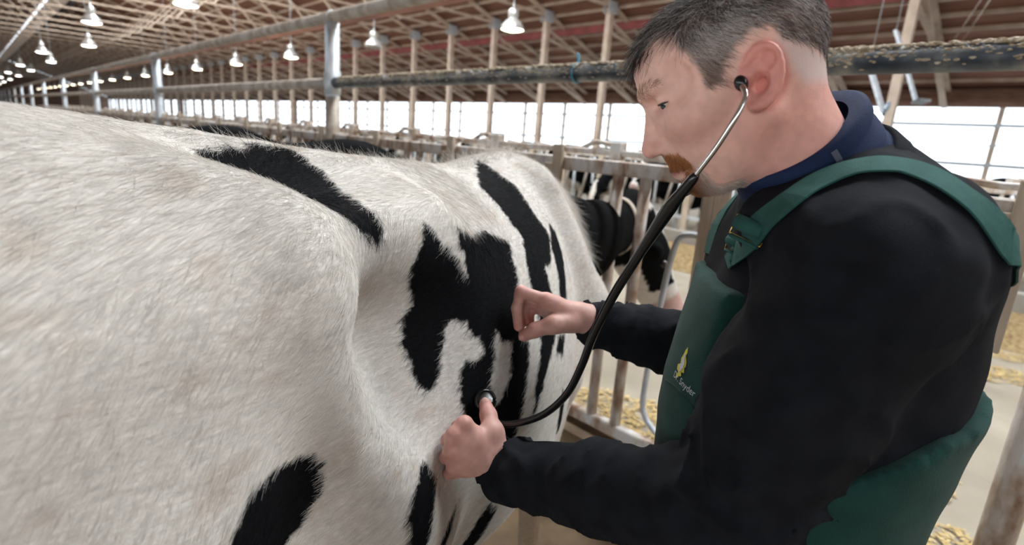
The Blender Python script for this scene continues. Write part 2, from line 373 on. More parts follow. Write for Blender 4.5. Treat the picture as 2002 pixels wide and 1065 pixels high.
# long walls with open sides
def side_wall(name, x, sgn):
    wl = box_obj(name, (x-.10, Y0, 0), (x+.10, Y1, .68), M_SILL, kind='structure')
    box_obj('header_beam', (x-.12, Y0, 3.18), (x+.12, Y1, EZ), M_WALL, wl)
    for z, h_ in ((2.72, .08), (2.22, .045), (1.72, .09), (1.20, .06)): box_obj('rail', (x-.14, Y0, z-h_/2), (x-.10, Y1, z+h_/2), M_GALV, wl)
    bm = bmesh.new(); box(bm, V3(-.05, -.055, .68), V3(.05, .055, 3.18)); sm = bm_mesh('stud', bm)
    for k in range(59):
        o = obj('stud', sm, M_TIMBER, wl); o.location = (x, Y0+.6+2.45*k, 0)
    bm = bmesh.new(); box(bm, V3(-.16, -.28, .0), V3(.16, .28, 3.3)); pm_ = bm_mesh('pier', bm)
    for y in ((11.2, 45, 78) if sgn > 0 else (5, 30)):
        o = obj('pier', pm_, M_WALL, wl); o.location = (x-.1, y, 0)
    if sgn < 0: box_obj('light_blocking_curtain', (x-.02, Y0, 1.95), (x+.02, Y1, 3.2), mat('light_blocking_curtain', (.30, .31, .30), (.36, .37, .36), 2, .8), wl)  # unseen curtain added to cut the light through this opening
    return wl
wr = side_wall('wall_right', EX, 1); side_wall('wall_left', WX, -1)
box_obj('wall_back', (WX, Y1, 0), (EX, Y1+.2, 3.6), M_WALL, kind='structure')
box_obj('wall_front', (WX, Y0-.2, 0), (EX, Y0, 3.6), M_WALL, kind='structure')
for y, nm in ((Y1+.1, 'gable_back'), (Y0-.1, 'gable_front')):
    bm = bmesh.new(); v = [bm.verts.new(p) for p in ((WX, y, 3.6), (EX, y, 3.6), (RX, y, RZ))]; w = [bm.verts.new((p.co.x, p.co.y+.06, p.co.z)) for p in v]; bm.faces.new(v); bm.faces.new(w[::-1])
    for k in range(3): bm.faces.new((v[k], w[k], w[(k+1) % 3], v[(k+1) % 3]))
    obj(nm, bm_mesh(nm, bm), M_WALL, kind='structure')
box_obj('service_duct', (4.80, Y0, 7.0), (4.98, Y1, 7.16), mat('dark_duct', (.03, .035, .045), None, rough=.6), label='dark service duct hung under the ridge', cat='duct')
# ------------------------------------------------------------------ hanging lamps
M_SHADE = mat('lamp_aluminium', (.62, .62, .60), (.78, .78, .76), 8, .35, metal=.6)
M_GLOW = emit('lamp_glow_warm', (1, .86, .62), 16); M_GLOWC = emit('lamp_glow_cool', (1, .96, .88), 16); M_OFF = mat('lamp_lens_off', (.35, .33, .28), None, rough=.3)
def lathe(prof, seg=24):
    bm = bmesh.new(); rings = [[bm.verts.new((r*math.cos(a), r*math.sin(a), z)) for a in np.linspace(0, 2*PI, seg, endpoint=False)] for r, z in prof]
    for i in range(len(rings)-1):
        for j in range(seg): bm.faces.new((rings[i][j], rings[i][(j+1) % seg], rings[i+1][(j+1) % seg], rings[i+1][j]))
    bmesh.ops.recalc_face_normals(bm, faces=bm.faces[:]); return bm
shade_me = bm_mesh('shade', lathe([(.222, 0), (.235, .02), (.22, .07), (.165, .15), (.10, .20), (.085, .235), (.083, .20), (.16, .145), (.215, .07), (.222, 0)]), True); shade_me.materials.append(M_SHADE)
hous_me = bm_mesh('ballast_housing', lathe([(.001, .215), (.085, .215), (.105, .26), (.10, .36), (.06, .40), (.02, .41), (.02, .48), (.001, .48)]), True); hous_me.materials.append(M_SHADE)
def lens(mt_): me_ = bm_mesh('lens', lathe([(.001, -.035), (.09, -.028), (.17, -.01), (.218, .012), (.001, .012)]), True); me_.materials.append(mt_); return me_
lens_w, lens_c, lens_o = lens(M_GLOW), lens(M_GLOWC), lens(M_OFF)
rod_me = {}
def lamp(x, y, z, lm, label, group):
    t = thing('high_bay_lamp', label, 'lamp', (x, y, z), group=group)
    link(bpy.data.objects.new('shade', shade_me), t); link(bpy.data.objects.new('ballast_housing', hous_me), t); link(bpy.data.objects.new('lens', lm), t)
    L_ = round(roofz(x)-z-.05, 2)
    if L_ not in rod_me: bm = bmesh.new(); tube(bm, [(0, 0, .47), (0, 0, L_)], .008, 6); rod_me[L_] = bm_mesh('rod', bm); rod_me[L_].materials.append(M_GALV)
    link(bpy.data.objects.new('rod', rod_me[L_]), t)
    return t
for k in range(20):
    y = 8.55+5.38*k
    lab = ('large lit lamp under the timber trusses, nearest of the window-side row' if k == 0 else 'unlit lamp, the only dark one in the window-side row' if k == 1 else
           'first lit lamp beyond the unlit one, above the galvanised post' if k == 2 else 'warm glowing high bay lamp, one of the receding window-side row')
    if 3 <= k < 13: lab = 'warm glowing lamp, %s lit one beyond the dark lamp in the window-side row' % ORD[k-2]
    lamp(8.05, y, 3.62, lens_o if k == 1 else lens_w, lab, None if k < 13 else 'farthest window-side lamps')
for k in range(9):
    lamp(3.45, 13.4+12.6*k, 3.66, lens_c, 'white lamp cut by the top edge of the photo' if k == 0 else ('%s white lamp along the right one of the two rows at upper left' % ORD[k]) if k < 5 else 'distant cool lamp in the right one of the two rows at upper left', None if k < 5 else 'farthest cool lamps of the right row')
for k in range(9):
    lamp(2.62, 18.9+13.4*k, 3.66, lens_c, 'bright lamp highest at the upper left, first of the leftmost row' if k == 0 else ('%s white lamp along the leftmost row of lamps' % ORD[k]) if k < 5 else 'distant cool lamp in the leftmost row', None if k < 5 else 'farthest cool lamps of the leftmost row')
for k in range(5):      # light that these lamps throw (second line runs between the two left rows, starting nearer)
    for x, y in ((8.05, 8.55+10.8*k), (3.0, 3.0+10*k)):
        l_ = bpy.data.lights.new('lamp_light', 'POINT'); l_.energy = 55; l_.color = (1, .87, .68); l_.shadow_soft_size = .2
        o = bpy.data.objects.new('lamp_light', l_); COL.objects.link(o); o.location = (x, y, 3.5)
# ------------------------------------------------------------------ the near headlock line (x = 2.1): posts, pipes, bars
HX = 2.1
posts = [4.26+5.65*k for k in range(-2, 12)]
post_lab = {0: 'galvanised steel post rising behind the cow\'s back, nearest full post', 1: 'second galvanised post along the stall line', 2: 'third galvanised post along the stall line', -1: 'galvanised post of the stall line hidden behind the man'}
bm = bmesh.new(); tube(bm, [(0, 0, 0), (0, 0, 2.27)], .056, 20); post_me = bm_mesh('post_tube', bm, True); post_me.materials.append(M_GALV)
bm = bmesh.new(); tube(bm, [(0, 0, 1.735), (0, 0, 1.74), (0, 0, 1.91), (0, 0, 1.915)], [.05, .064, .064, .05], 20); clamp_me = bm_mesh('pipe_clamp', bm, True); clamp_me.materials.append(M_GALV)
for i, y in enumerate(posts):
    k = i-2
    if 3 <= k < 7: post_lab[k] = '%s galvanised post along the stall line, under the diagonal pipe' % ORD[k]
    t = thing('stall_post', post_lab.get(k, 'far galvanised post receding along the stall line'), 'post', (HX, y, 0), group=None if k in post_lab else 'far stall posts')
    link(bpy.data.objects.new('post_tube', post_me), t); link(bpy.data.objects.new('pipe_clamp', clamp_me), t)
    if k == 0: tube_obj('dirt_band', [(0, 0, 0), (0, 0, 1.2), (0, 0, 1.72)], [.0575, .0575, .0568], M_DUSTP, t, 20, label='brown crusted lower half of the post')
top = thing('overhead_pipe', 'dusty light pipe running diagonally along the tops of the stall posts', 'pipe', (HX, 0, 2.31))
tube_obj('pipe_tube', [(0, 1.0, 0), (0, 66, 0)], .042, M_DUSTP, top, 16)
for k in range(11): 
    y = 4.26+5.65*k; tube_obj('saddle_strap', [(math.cos(a)*.046, y, math.sin(a)*.046) for a in np.linspace(-.4, PI+.4, 10)], .006, M_GALV, top, 6)
nk_ = thing('neck_pipe', 'thick dark steel pipe crusted with dried muck, passing behind the man\'s head', 'pipe', (HX, 0, 1.825))
for a, b, m_ in ((-12, 4.20, M_PIPE), (4.32, 9.85, M_DUSTP), (9.97, 66, M_DUSTP)): tube_obj('pipe_tube', [(0, a, 0), (0, b, 0)], .042, m_, nk_, 24)
bm = bmesh.new()
for _ in range(4600):
    y = rng.uniform(-.6, 4.1); dens = .5+.5*noise3(np.array([[y, 0, 0]]), 5, 3)[0]
    if rng.random() > dens+.15: continue
    a = rng.normal(PI/2+.45, .75); r = rng.uniform(.005, .015)*(1 if abs(a-PI/2) < .7 else .6); c = V3(math.cos(a)*.041, y, math.sin(a)*.041)
    mtx = Matrix.Translation(Vector(c)) @ Matrix.Rotation(rng.random()*6, 4, 'Z') @ Matrix.Diagonal((r, r*rng.uniform(1, 2.2), r*.55, 1))
    bmesh.ops.create_icosphere(bm, subdivisions=1, radius=1, matrix=mtx)
obj('muck_crust', bm_mesh('muck_crust', bm), M_CRUST, nk_, kind='stuff', label='pale dried muck and straw crust')
# headlock panel
HL_ = thing('headlock_gate', 'rusty steel headlock fence with leaning bars between the cow\'s shoulder and her head', 'headlock', (HX, 0, 0))
def rail(z, y0, y1, w, h, m_, name, x=0): return box_obj(name, (x-w/2, y0, z-h/2), (x+w/2, y1, z+h/2), m_, HL_, bevel=.006)
rail(1.405, -12, 30, .055, .066, M_RUST, 'top_rail'); rail(.155, -12, 30, .05, .06, M_RUST, 'bottom_rail')
rail(1.47, .3, 30, .03, .03, M_RUST, 'latch_rail', .13)
def vbar(y, r, z0, z1, m_, name='upright', dy=0): return tube_obj(name, [(0, y+dy, z0), (0, y, z1)], r, m_, HL_, 12)
bays = [1.385+.86*k for k in range(-14, 24)]
for yb in bays:
    vbar(yb+.072, .026, .17, 1.385, M_RUST); vbar(yb-.072, .026, .17, 1.385, M_RUST)
    loop = catmull([(0, yb-.40, 1.16), (0, yb-.31, 1.165), (0, yb-.255, 1.11), (0, yb-.222, .80), (0, yb-.205, .40), (0, yb-.225, .30), (0, yb-.27, .255), (0, yb-.36, .20)], 5)
    tube_obj('release_bar', loop, .0135, M_GALV, HL_, 10, label='bent galvanised release bar')
    box_obj('wooden_slat', (-.045, yb-.437, 0.0), (-.02, yb-.365, 1.40), M_POSTW, HL_, bevel=.003)
    box_obj('wooden_slat', (-.05, yb+.385, 1.0), (-.028, yb+.445, 1.492), M_POSTW, HL_, bevel=.003)
    box_obj('latch_block', (.10, yb+.155, 1.40), (.16, yb+.215, 1.52), M_RUST, HL_, bevel=.004)
    tube_obj('latch_rod', catmull([(.14, yb+.2, 1.50), (.14, yb+.33, 1.515), (.14, yb+.45, 1.47), (.14, yb+.62, 1.475), (.14, yb+.9, 1.45)], 4), .012, M_RUST, HL_, 8)
tube_obj('plank_support', [(0, -.065, .1), (0, -.065, 1.3)], .045, M_RUST, HL_, 14, label='dark rusty upright at the right edge')
box_obj('curb_step', (HX-.12, Y0+.1, 0), (HX+.1, 60, .10), M_MUCK, kind='structure')
# ------------------------------------------------------------------ the opposite headlock line across the feed alley
OX = 7.9
def far_panel(name, x, y0, y1, step, label):
    t = thing(name, label, 'fence', (x, 0, 0))
    for z, w, h_ in ((1.34, .05, .07), (1.18, .03, .03), (.50, .05, .05), (.18, .05, .06)):
        box_obj('rail', (-w/2, y0, z-h_/2), (w/2, y1, z+h_/2), M_RUST if z > 1.3 else M_GALV, t)
    box_obj('curb', (-.16, y0, 0), (.16, y1, .30), M_SILL, t)
    bm = bmesh.new(); tube(bm, [(0, 0, .3), (0, 0, 1.33)], .024, 8); a_me = bm_mesh('upright', bm, True); a_me.materials.append(M_GALV)
    bm = bmesh.new(); tube(bm, [(0, .12, .4), (0, -.10, 1.40)], .022, 8); b_me = bm_mesh('swing_bar', bm, True); b_me.materials.append(M_DUSTP)
    bm = bmesh.new(); box(bm, V3(-.03, -.05, .3), V3(.03, .05, 1.42)); c_me = bm_mesh('wooden_slat', bm); c_me.materials.append(M_POSTW)
    bm = bmesh.new(); beam(bm, (.05, -.2, 1.39), (.05, .35, 1.45), .05, .07); d_me = bm_mesh('latch_lever', bm); d_me.materials.append(M_RUST)
    y = y0; k = 0
    while y < y1:
        for me_, dy in ((a_me, 0), (b_me, .16), (a_me, .5*step), (b_me, .5*step+.16), (c_me, .82*step), (d_me, .2*step)):
            o = bpy.data.objects.new(me_.name.split('.')[0], me_); o.location = (0, y+dy, 0); link(o, t)
        y += step; k += 1
far_panel('headlock_fence', OX, -6, 58, .86, 'long headlock fence across the feed alley, below the bright side openings')
far_panel('stall_partition', 12.2, -6, 50, 1.22, 'further stall partition fence behind the cows of the other row')

# deflector plates hung on wires at the upper right, and the little blue tie on the pipe
for i, (a, b, w_, lab) in enumerate(((P(1700, 128, 7.0), P(1727, 220, 7.0), .22, 'shorter grey metal plate hanging just right of the man\'s collar'), (P(1752, 60, 7.6), P(1792, 202, 7.6), .20, 'longer tilted grey metal plate hanging right of the shorter one'))):
    t = thing('hanging_plate', lab, 'plate', tuple(b)); beam_obj('plate', a-b, (0, 0, 0), .035, w_, M_GALV, t, (1, 0, 0))
    tube_obj('hanging_wire', [a-b, V3(a[0], a[1], roofz(a[0])+.02)-b], .006, M_GALV, t, 6)
    beam_obj('end_flap', (0, 0, 0), P(1738+70*i, 205-10*i, 7.0)-b, .03, .14, M_PIPE, t, (1, 0, 0))
bt = P(1107, 118, 2.50); bl = thing('cable_tie', 'small bright blue tie standing up from the crusted pipe', 'tie', (HX, bt[1], 1.868)); M_BLUE = mat('blue_plastic', (.05, .33, .50), None, rough=.4)
tube_obj('tie_tail', catmull([(0, 0, 0), (0, .004, .02), (.003, .012, .045)], 4), .006, M_BLUE, bl, 8)
tube_obj('tie_loop', [(math.cos(a)*.045, 0, -.043+math.sin(a)*.045) for a in np.linspace(0, 2*PI, 20)], .003, M_BLUE, bl, 6)
for i, (x0, y0, x1, y1) in enumerate(((1962, 0, 1872, 95), (1945, 0, 1850, 100))):
    q0_, q1_c = P(x0, y0-40, 8.0+i), P(x1, y1, 9.0+i)
    tube_obj('power_cable', [q0_-q0_, q1_c-q0_], .009, M_DUSTP, None, 6, label=('nearer' if i == 0 else 'further')+' of two thin cables slanting under the roof at the upper right', cat='cable').location = tuple(q0_)
# ------------------------------------------------------------------ the cows
COW_YAW = math.radians(19.0); COW_O = V3(.177, .852, 0)
ST = np.array([ # x, top, bottom, half width, height of widest, top squareness
 (-.66, 1.28, .98, .03, 1.10, 2.0), (-.60, 1.40, .90, .10, 1.12, 2.0), (-.50, 1.47, .80, .19, 1.12, 1.85), (-.30, 1.503, .74, .235, 1.12, 1.8), (-.05, 1.49, .66, .24, 1.12, 1.38),
 (.12, 1.475, .58, .275, 1.02, 1.3), (.30, 1.455, .53, .335, .98, 1.42), (.50, 1.44, .50, .375, .97, 1.7), (.70, 1.43, .52, .365, .97, 1.8), (.86, 1.455, .56, .315, .98, 1.7),
 (.98, 1.462, .60, .27, 1.0, 1.5), (1.12, 1.42, .64, .24, 1.02, 1.6), (1.24, 1.34, .72, .19, 1.04, 1.8), (1.34, 1.24, .84, .10, 1.05, 2)])
def cow_field(h, neck, head_dir, lo=(-.78, -.46, -.02), hi=(1.45, .46, 1.55), legs=True, hs=1.0, nr=(.21, .155)):
    xs = np.linspace(ST[0, 0], ST[-1, 0], 120)
    cr = catmull(ST, 10); T = [np.interp(xs, cr[:, 0], cr[:, i]) for i in range(1, 6)]
    F = Field(lo, hi, h)
    def loft(X, Y, Z):
        x = X[:, 0, 0]; zt, zb, w, zc, n = [np.interp(x, xs, t).astype(np.float32)[:, None, None] for t in T]
        up = Z > zc; b = np.where(up, zt-zc, zc-zb); n = np.where(up, n, 2.3)
        v = ((np.abs(Y)/w)**n+(np.abs(Z-zc)/b)**n)**(1/n)
        d = (v-1)*np.minimum(w, b)*.85
        return np.where((x < xs[0])[:, None, None] | (x > xs[-1])[:, None, None], np.maximum(d, .1), d)
    F.op(loft, (-.66, -.4, .4), (1.34, .4, 1.5), .01)
    for s in (-1, 1):
        # hook, pin, thurl and the transverse shelf of the loin
        F.cone((-.03, s*.16, 1.36), (-.020, s*.255, 1.315), .055, .045, .07)
        F.cone((-.03, s*.235, 1.31), (-.18, s*.225, 1.10), .05, .10, .09)
        F.cone((-.56, s*.10, 1.27), (-.60, s*.105, 1.26), .05, .04, .05)
        F.cone((-.03, s*.23, 1.315), (-.55, s*.12, 1.27), .035, .035, .08)
        F.cone((-.10, s*.13, 1.375), (-.46, s*.09, 1.37), .065, .055, .12); F.cone((-.16, s*.20, 1.27), (-.42, s*.17, 1.22), .06, .06, .12)
        F.ell((-.24, s*.19, .98), (.27, .095, .32), k=.08)
        F.ell((.10, s*.235, .80), (.13, .075, .19), [(1, 0, .3), (0, 1, 0), (-.3, 0, 1)], k=.10); F.cone((-.01, s*.25, 1.26), (.18, s*.275, .85), .035, .06, .10)
        F.cone((.04, s*.19, 1.34), (.34, s*.17, 1.31), .045, .06, .12)
        F.ell((.21, s*.345, 1.17), (.11, .07, .12), [(1, 0, -.25), (0, 1, 0), (.25, 0, 1)], k=.10, mode='s')
        # shoulder blade, point, upper arm
        F.cone((.98, s*.10, 1.37), (1.17, s*.21, 1.0), .06, .085, .07)
        F.cone((1.17, s*.205, 1.0), (1.02, s*.20, .82), .085, .085, .06)
        F.ell((1.16, s*.12, .86), (.12, .11, .17), k=.08)
        if legs:
            F.chain([(-.1, s*.2, .75), (-.36, s*.19, .50), (-.30, s*.185, .30), (-.27, s*.185, .11)], [.10, .052, .036, .036], .05)
            F.cone((-.38, s*.19, .53), (-.36, s*.19, .48), .036, .036, .04)
            F.cone((-.25, s*.185, .085), (-.22, s*.185, .03), .042, .055, .02)
            F.chain([(1.02, s*.19, .80), (1.03, s*.165, .44), (1.02, s*.165, .36), (1.03, s*.165, .11)], [.085, .05, .038, .034], .05)
            F.cone((1.045, s*.165, .085), (1.07, s*.165, .03), .042, .052, .02)
    F.ell((-.22, 0, .62), (.22, .17, .16), k=.06)         # udder
    if legs:
        for sx in (-.32, -.14):
            for s in (-1, 1): F.cone((sx, s*.08, .50), (sx, s*.085, .42), .016, .012, .02)
    F.chain([(-.60, 0, 1.36), (-.70, 0, 1.30), (-.73, 0, 1.05), (-.72, 0, .75)], [.035, .028, .018, .014], .04)
    # neck and head
    n0 = V3(1.12, 0, 1.17); nk = [V3(*p) for p in neck]
    F.cone(n0, nk[0], *nr[:2], .12, flat=(unit(np.cross(nk[0]-n0, (0, 0, 1))), .62))
    F.cone(nk[0], nk[1], .155, .125, .08, flat=(unit(np.cross(nk[1]-nk[0], (0, 0, 1))), .66))
    P0 = nk[1]; hd = unit(head_dir); sd = unit(np.cross((0, 0, 1), hd)); ud = np.cross(hd, sd)   # hd: poll to muzzle, ud: out of the brow
    Cn = lambda a, b, r1, r2, k, flat=None, mode='u': F.cone(a, b, r1*hs, r2*hs, k, flat, mode)
    El = lambda c, r, A, k=.01, mode='u': F.ell(c, np.array(r)*hs, A, k, mode)
    A = [hd, sd, ud]; g = hs; hd0, sd0, ud0 = hd, sd, ud; hd, sd, ud = hd*g, sd*g, ud*g
    Cn(P0, P0+hd*.16, .105, .10, .05, flat=(sd0, .85)); Cn(P0+hd*.14-ud*.01, P0+hd*.40+ud*.005, .095, .062, .05, flat=(sd0, .85))
    El(P0+hd*.44, (.07, .066, .062), A, k=.03)
    Cn(P0+hd*.10-ud*.10, P0+hd*.33-ud*.06, .045, .035, .06)
    El(P0-hd*.07+ud*.03, (.05, .07, .05), A, k=.04)
    for s in (-1, 1):
        El(P0+hd*.14+sd*s*.085+ud*.045, (.032, .022, .026), A, k=.02)      # orbital rim
        El(P0+hd*.145+sd*s*.108+ud*.035, (.016, .008, .011), A, k=.006, mode='s')
        El(P0+hd*.495+sd*s*.034+ud*.02, (.012, .010, .016), A, k=.008, mode='s')
        e0 = P0-hd*.03+sd*s*.09; e1 = P0-hd*.05+sd*s*.21-ud*.01
        Cn(e0, (e0+e1)/2, .022, .042, .02, flat=(ud0, .32)); Cn((e0+e1)/2, e1, .042, .014, .015, flat=(ud0, .3))
    Cn(P0+hd*.36-ud*.052+sd*.04, P0+hd*.47-ud*.045, .008, .008, .01, mode='s'); Cn(P0+hd*.36-ud*.052-sd*.04, P0+hd*.47-ud*.045, .008, .008, .01, mode='s')
    return F, (P0, hd, sd, ud)
def cow_world(p): 
    c, s = math.cos(COW_YAW), math.sin(COW_YAW); p = np.asarray(p, float)
    return COW_O+np.stack([p[..., 0]*c-p[..., 1]*s, p[..., 0]*s+p[..., 1]*c, p[..., 2]], -1)
def cow_local(p):
    c, s = math.cos(COW_YAW), math.sin(COW_YAW); q = np.asarray(p, float)-COW_O
    return np.stack([q[..., 0]*c+q[..., 1]*s, -q[..., 0]*s+q[..., 1]*c, q[..., 2]], -1)
M_COAT = attr_mat('cow_coat', .85, .08, fibre=.22)
M_HAIR = attr_mat('cow_hair', .8, .08)
COWH = .0125
_poll, _muz = P(1232, 430, 2.92), P(1312, 620, 3.02)
nk = cow_local([P(1155, 470, 2.46), _poll]); hdw = cow_local(_muz)-cow_local(_poll)
CF_, HD_ = cow_field(COWH, nk, hdw, (-.78, -.46, -.02), (3.1, .85, 1.55), hs=1.32, nr=(.21, .165))
cv, cq = CF_.surface(1, .4)
PATCH = dict(
A=[(0.018, 0.096), (0.032, 0.078), (0.085, 0.05), (0.153, 0.031), (0.194, 0.027), (0.215, 0.072), (0.23, 0.14), (0.218, 0.241), (0.185, 0.374), (0.181, 0.471), (0.179, 0.515), (.155, .55), (.120, .50), (.085, .42), (.06, .33), (.04, .24), (.02, .16)],
B=[(0.282, 0.506), (0.237, 0.612), (0.255, 0.696), (0.231, 0.732), (0.226, 0.829), (0.232, 0.997), (0.241, 1.117), (0.258, 1.121), (0.282, 1.068), (0.302, 0.943), (0.31, 0.866), (0.323, 0.834), (0.352, 0.888), (0.372, 1.057), (0.367, 1.095), (0.337, 1.066), (0.32, 1.09), (0.306, 1.18), (0.296, 1.302), (0.303, 1.415), (0.346, 1.586), (0.406, 1.629), (0.431, 1.497), (0.452, 1.347), (0.468, 1.25), (0.489, 1.14), (0.466, 1.09), (0.517, 0.832), (0.539, 0.713), (0.556, 0.625), (0.494, 0.534), (0.438, 0.559), (0.369, 0.548), (0.357, 0.598), (0.375, 0.657), (0.376, 0.72), (0.348, 0.641), (0.311, 0.583), (0.292, 0.521)],
D=[(0.793, 0.038), (0.785, 0.096), (0.781, 0.25), (0.791, 0.301), (0.774, 0.506), (0.793, 0.635), (0.696, 0.817), (0.662, 0.809), (0.642, 0.923), (0.643, 1.045), (0.605, 1.175), (0.55, 1.287), (0.493, 1.467), (0.469, 1.558), (0.481, 1.376), (0.512, 1.243), (0.537, 1.123), (0.55, 0.988), (0.559, 0.88), (0.575, 0.773), (0.6, 0.684), (0.62, 0.63), (0.62, 0.504), (0.624, 0.368), (0.63, 0.275), (0.692, 0.173)],
E=[(0.855, 0.545), (0.885, 0.605), (0.860, 0.77), (0.735, 1.022), (0.677, 1.033), (0.724, 0.867), (0.763, 0.701)],
E2=[(0.612, 1.192), (0.662, 1.217), (0.627, 1.315), (0.59, 1.284)],
F=[(0.625, 1.526), (0.663, 1.662), (0.68, 1.85), (0.656, 1.9), (0.629, 1.752)],
G=[(0.183, 1.395), (0.198, 1.519), (0.178, 1.598), (0.152, 1.739), (0.155, 1.917), (0.124, 1.898), (0.115, 1.708), (0.112, 1.556), (0.131, 1.455)],
H=[(0.273, 1.761), (0.24, 1.783), (0.201, 1.838), (0.186, 1.915), (0.183, 1.817), (0.213, 1.764)],
I=[(0.371, 1.948), (0.407, 2.026), (0.397, 2.304), (.36, 2.3), (0.338, 2.203), (0.35, 2.034)],
J=[(-0.157, 1.144), (-0.153, 1.114), (-0.136, 1.084), (-0.121, 1.049), (-0.096, 1.029), (-0.063, 1.035), (-0.028, 1.055), (-0.01, 1.08), (0.002, 1.178), (-0.004, 1.263), (-0.018, 1.335), (-0.036, 1.37), (-0.053, 1.388), (-0.078, 1.511), (-0.16, 1.276)])
SPOT = [(0.406, 0.98), (0.413, 1.049), (0.437, 1.084), (0.411, 1.232), (0.378, 1.344), (0.356, 1.337), (0.362, 1.25), (0.385, 1.129)]
TH = .40
COATW, COATB = np.array([.67, .635, .59]), np.array([.0045, .0046, .0052])
def black_amount(p, head, hs=1.0):
    x, y, z = p.T; th = np.arctan2(-y, z-.95)
    j = .0045*noise3(p, 90)+.003*noise3(p, 220, 3)
    a = np.full(len(p), -1.0); near_ = th > -.25
    for k, poly in PATCH.items():
        q = [(u, v*TH) for u, v in poly]; a[near_] = np.maximum(a[near_], in_poly(x[near_], th[near_]*TH, q))
    sp_ = in_poly(x, th*TH, [(u, v*TH) for u, v in SPOT]); a = np.where(near_, np.minimum(a, -sp_), a)
    fa = noise3(p*[1, 1, .7], 3.2, 5)-.02; a = np.where((y > .10) & (x < 1.2), fa*.1, a)
    nk_b = (x-(1.235+.05*noise3(p, 9, 3)))-np.clip((z-1.20)*.55, 0, .15); a = np.where(x > 1.15, np.maximum(nk_b, np.where(near_, a, -1)), a)
    P0, hd, sd, ud = head; r = (p-P0)/hs; u, s, w = r@hd, r@sd, r@ud
    hz = u > -.09
    white = np.maximum.reduce([.030+.012*np.sin(u*22)-abs(s-.004)+np.where(w > .0, 0, -.2), (u-.40)*1.0, np.where(w < -.055, (u-.20)*.6, -1), -.02-u+np.where(abs(s) < .07, 0, -.3)])
    inhead = hz & (x > 1.5); a = np.where(inhead, -white, a)
    return a+j
def cow_colour(p, head, hs):
    b = np.clip(black_amount(p, head, hs)/.0030+.5, 0, 1)[:, None]
    d = .5+.5*noise3(p, 7, 8); d2 = np.clip(noise3(p*[1, 1, 1.6], 26, 4)-.45, 0, 1)*1.4
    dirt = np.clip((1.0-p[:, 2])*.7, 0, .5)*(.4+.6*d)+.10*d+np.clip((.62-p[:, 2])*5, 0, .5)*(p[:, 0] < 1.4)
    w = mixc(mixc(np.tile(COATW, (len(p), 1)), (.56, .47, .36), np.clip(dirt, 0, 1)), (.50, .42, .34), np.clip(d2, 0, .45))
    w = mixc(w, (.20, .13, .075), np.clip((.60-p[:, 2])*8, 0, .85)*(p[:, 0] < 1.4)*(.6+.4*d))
    w = w*(1+.07*noise3(p, 160, 6)[:, None])
    P0, hd, sd, ud = head; u = ((p-P0)@hd)/hs; mz = np.clip((u-.455)/.02, 0, 1)*(p[:, 0] > 1.5); w = mixc(w, (.48, .27, .23), .8*mz)
    hoof = np.clip((.075-p[:, 2])/.01, 0, 1)[:, None]
    return np.clip((w*(1-b)+COATB*b)*(1-hoof)+np.array([.05, .04, .03])*hoof, 0, 1)
def mixc(c, d, w): return c*(1-w[:, None])+np.array(d)*w[:, None]
HSC = 1.32
fc_ = cv[cq].mean(1)
nearf = (fc_[:, 1] < .12) & (fc_[:, 2] > .55) & (fc_[:, 0] > -.62) & (fc_[:, 0] < 1.5)
keep = cq[nearf]; v1, q1_ = subdivide(cv, keep)
used_, inv_ = np.unique(q1_, return_inverse=True); v1 = v1[used_]; q1_ = inv_.reshape(q1_.shape)
v1b, q1b = cv, cq[~nearf]; used_, inv_ = np.unique(q1b, return_inverse=True); v1b = v1b[used_]; q1b = inv_.reshape(q1b.shape)
bv_ = np.concatenate([v1, v1b]); bq_ = np.concatenate([q1_, q1b+len(v1)])
cow = thing('cow', 'white cow with black patches, examined by the man, filling the left half', 'cow', tuple(COW_O), COW_YAW)
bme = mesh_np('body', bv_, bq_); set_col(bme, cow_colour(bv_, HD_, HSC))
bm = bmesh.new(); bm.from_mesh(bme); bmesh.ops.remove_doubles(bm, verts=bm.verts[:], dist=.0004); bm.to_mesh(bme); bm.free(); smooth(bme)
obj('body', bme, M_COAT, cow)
cn_ = vnormals(cv, cq); fn_ = cn_[cq].mean(1); fn_ /= np.linalg.norm(fn_, axis=1, keepdims=True)
dist_ = np.linalg.norm(cow_world(fc_)-EYE, axis=1)
faceview = ((cow_world(fn_)-COW_O)*(EYE-cow_world(fc_))).sum(1)/dist_
wgt = ((fc_[:, 1] < .14) & (fc_[:, 2] > .45) & (fc_[:, 0] > -.60))*(np.clip(1.25/dist_, .35, 1.6)**1.5)*np.where(faceview > -.35, 1, .15)
def lay(p, n):
    d = np.stack([-.75-.25*noise3(p, 5, 1), .25*noise3(p, 6, 2), -.55+.5*noise3(p, 4.5, 3)], 1)
    # hair swirls over the loin and the flank hollow
    sw = np.exp(-(((p[:, 0]-.45)/.25)**2+((p[:, 2]-1.38)/.12)**2)); d[:, 0] += 1.1*sw*np.sin(p[:, 0]*16); d[:, 2] -= .6*sw
    d = d+.20*rng.normal(size=d.shape); d = d-n*(d*n).sum(1, keepdims=True); return d/(np.linalg.norm(d, axis=1, keepdims=True)+1e-9)
NH = 330000
p, f = scatter(cv, cq, NH, wgt); n = fn_[f]; c = cow_colour(p+rng.normal(size=p.shape)*.0022, HD_, HSC)
isb = c.mean(1) < .1; c = c*(.82+.26*rng.random((NH, 1))); c[isb] = c[isb]*1.0+np.array([.004, .0045, .006])*rng.random((isb.sum(), 1))
ln = (.013+.008*rng.random(NH))*np.where(p[:, 2] > 1.35, 1.35, 1.0)
strands('hair_coat', p, lay(p, n), n, ln, .0022+.002*rng.random(NH), c, M_HAIR, cow, .00029, 4, .06, kind='stuff', label='short dense coat of hair')
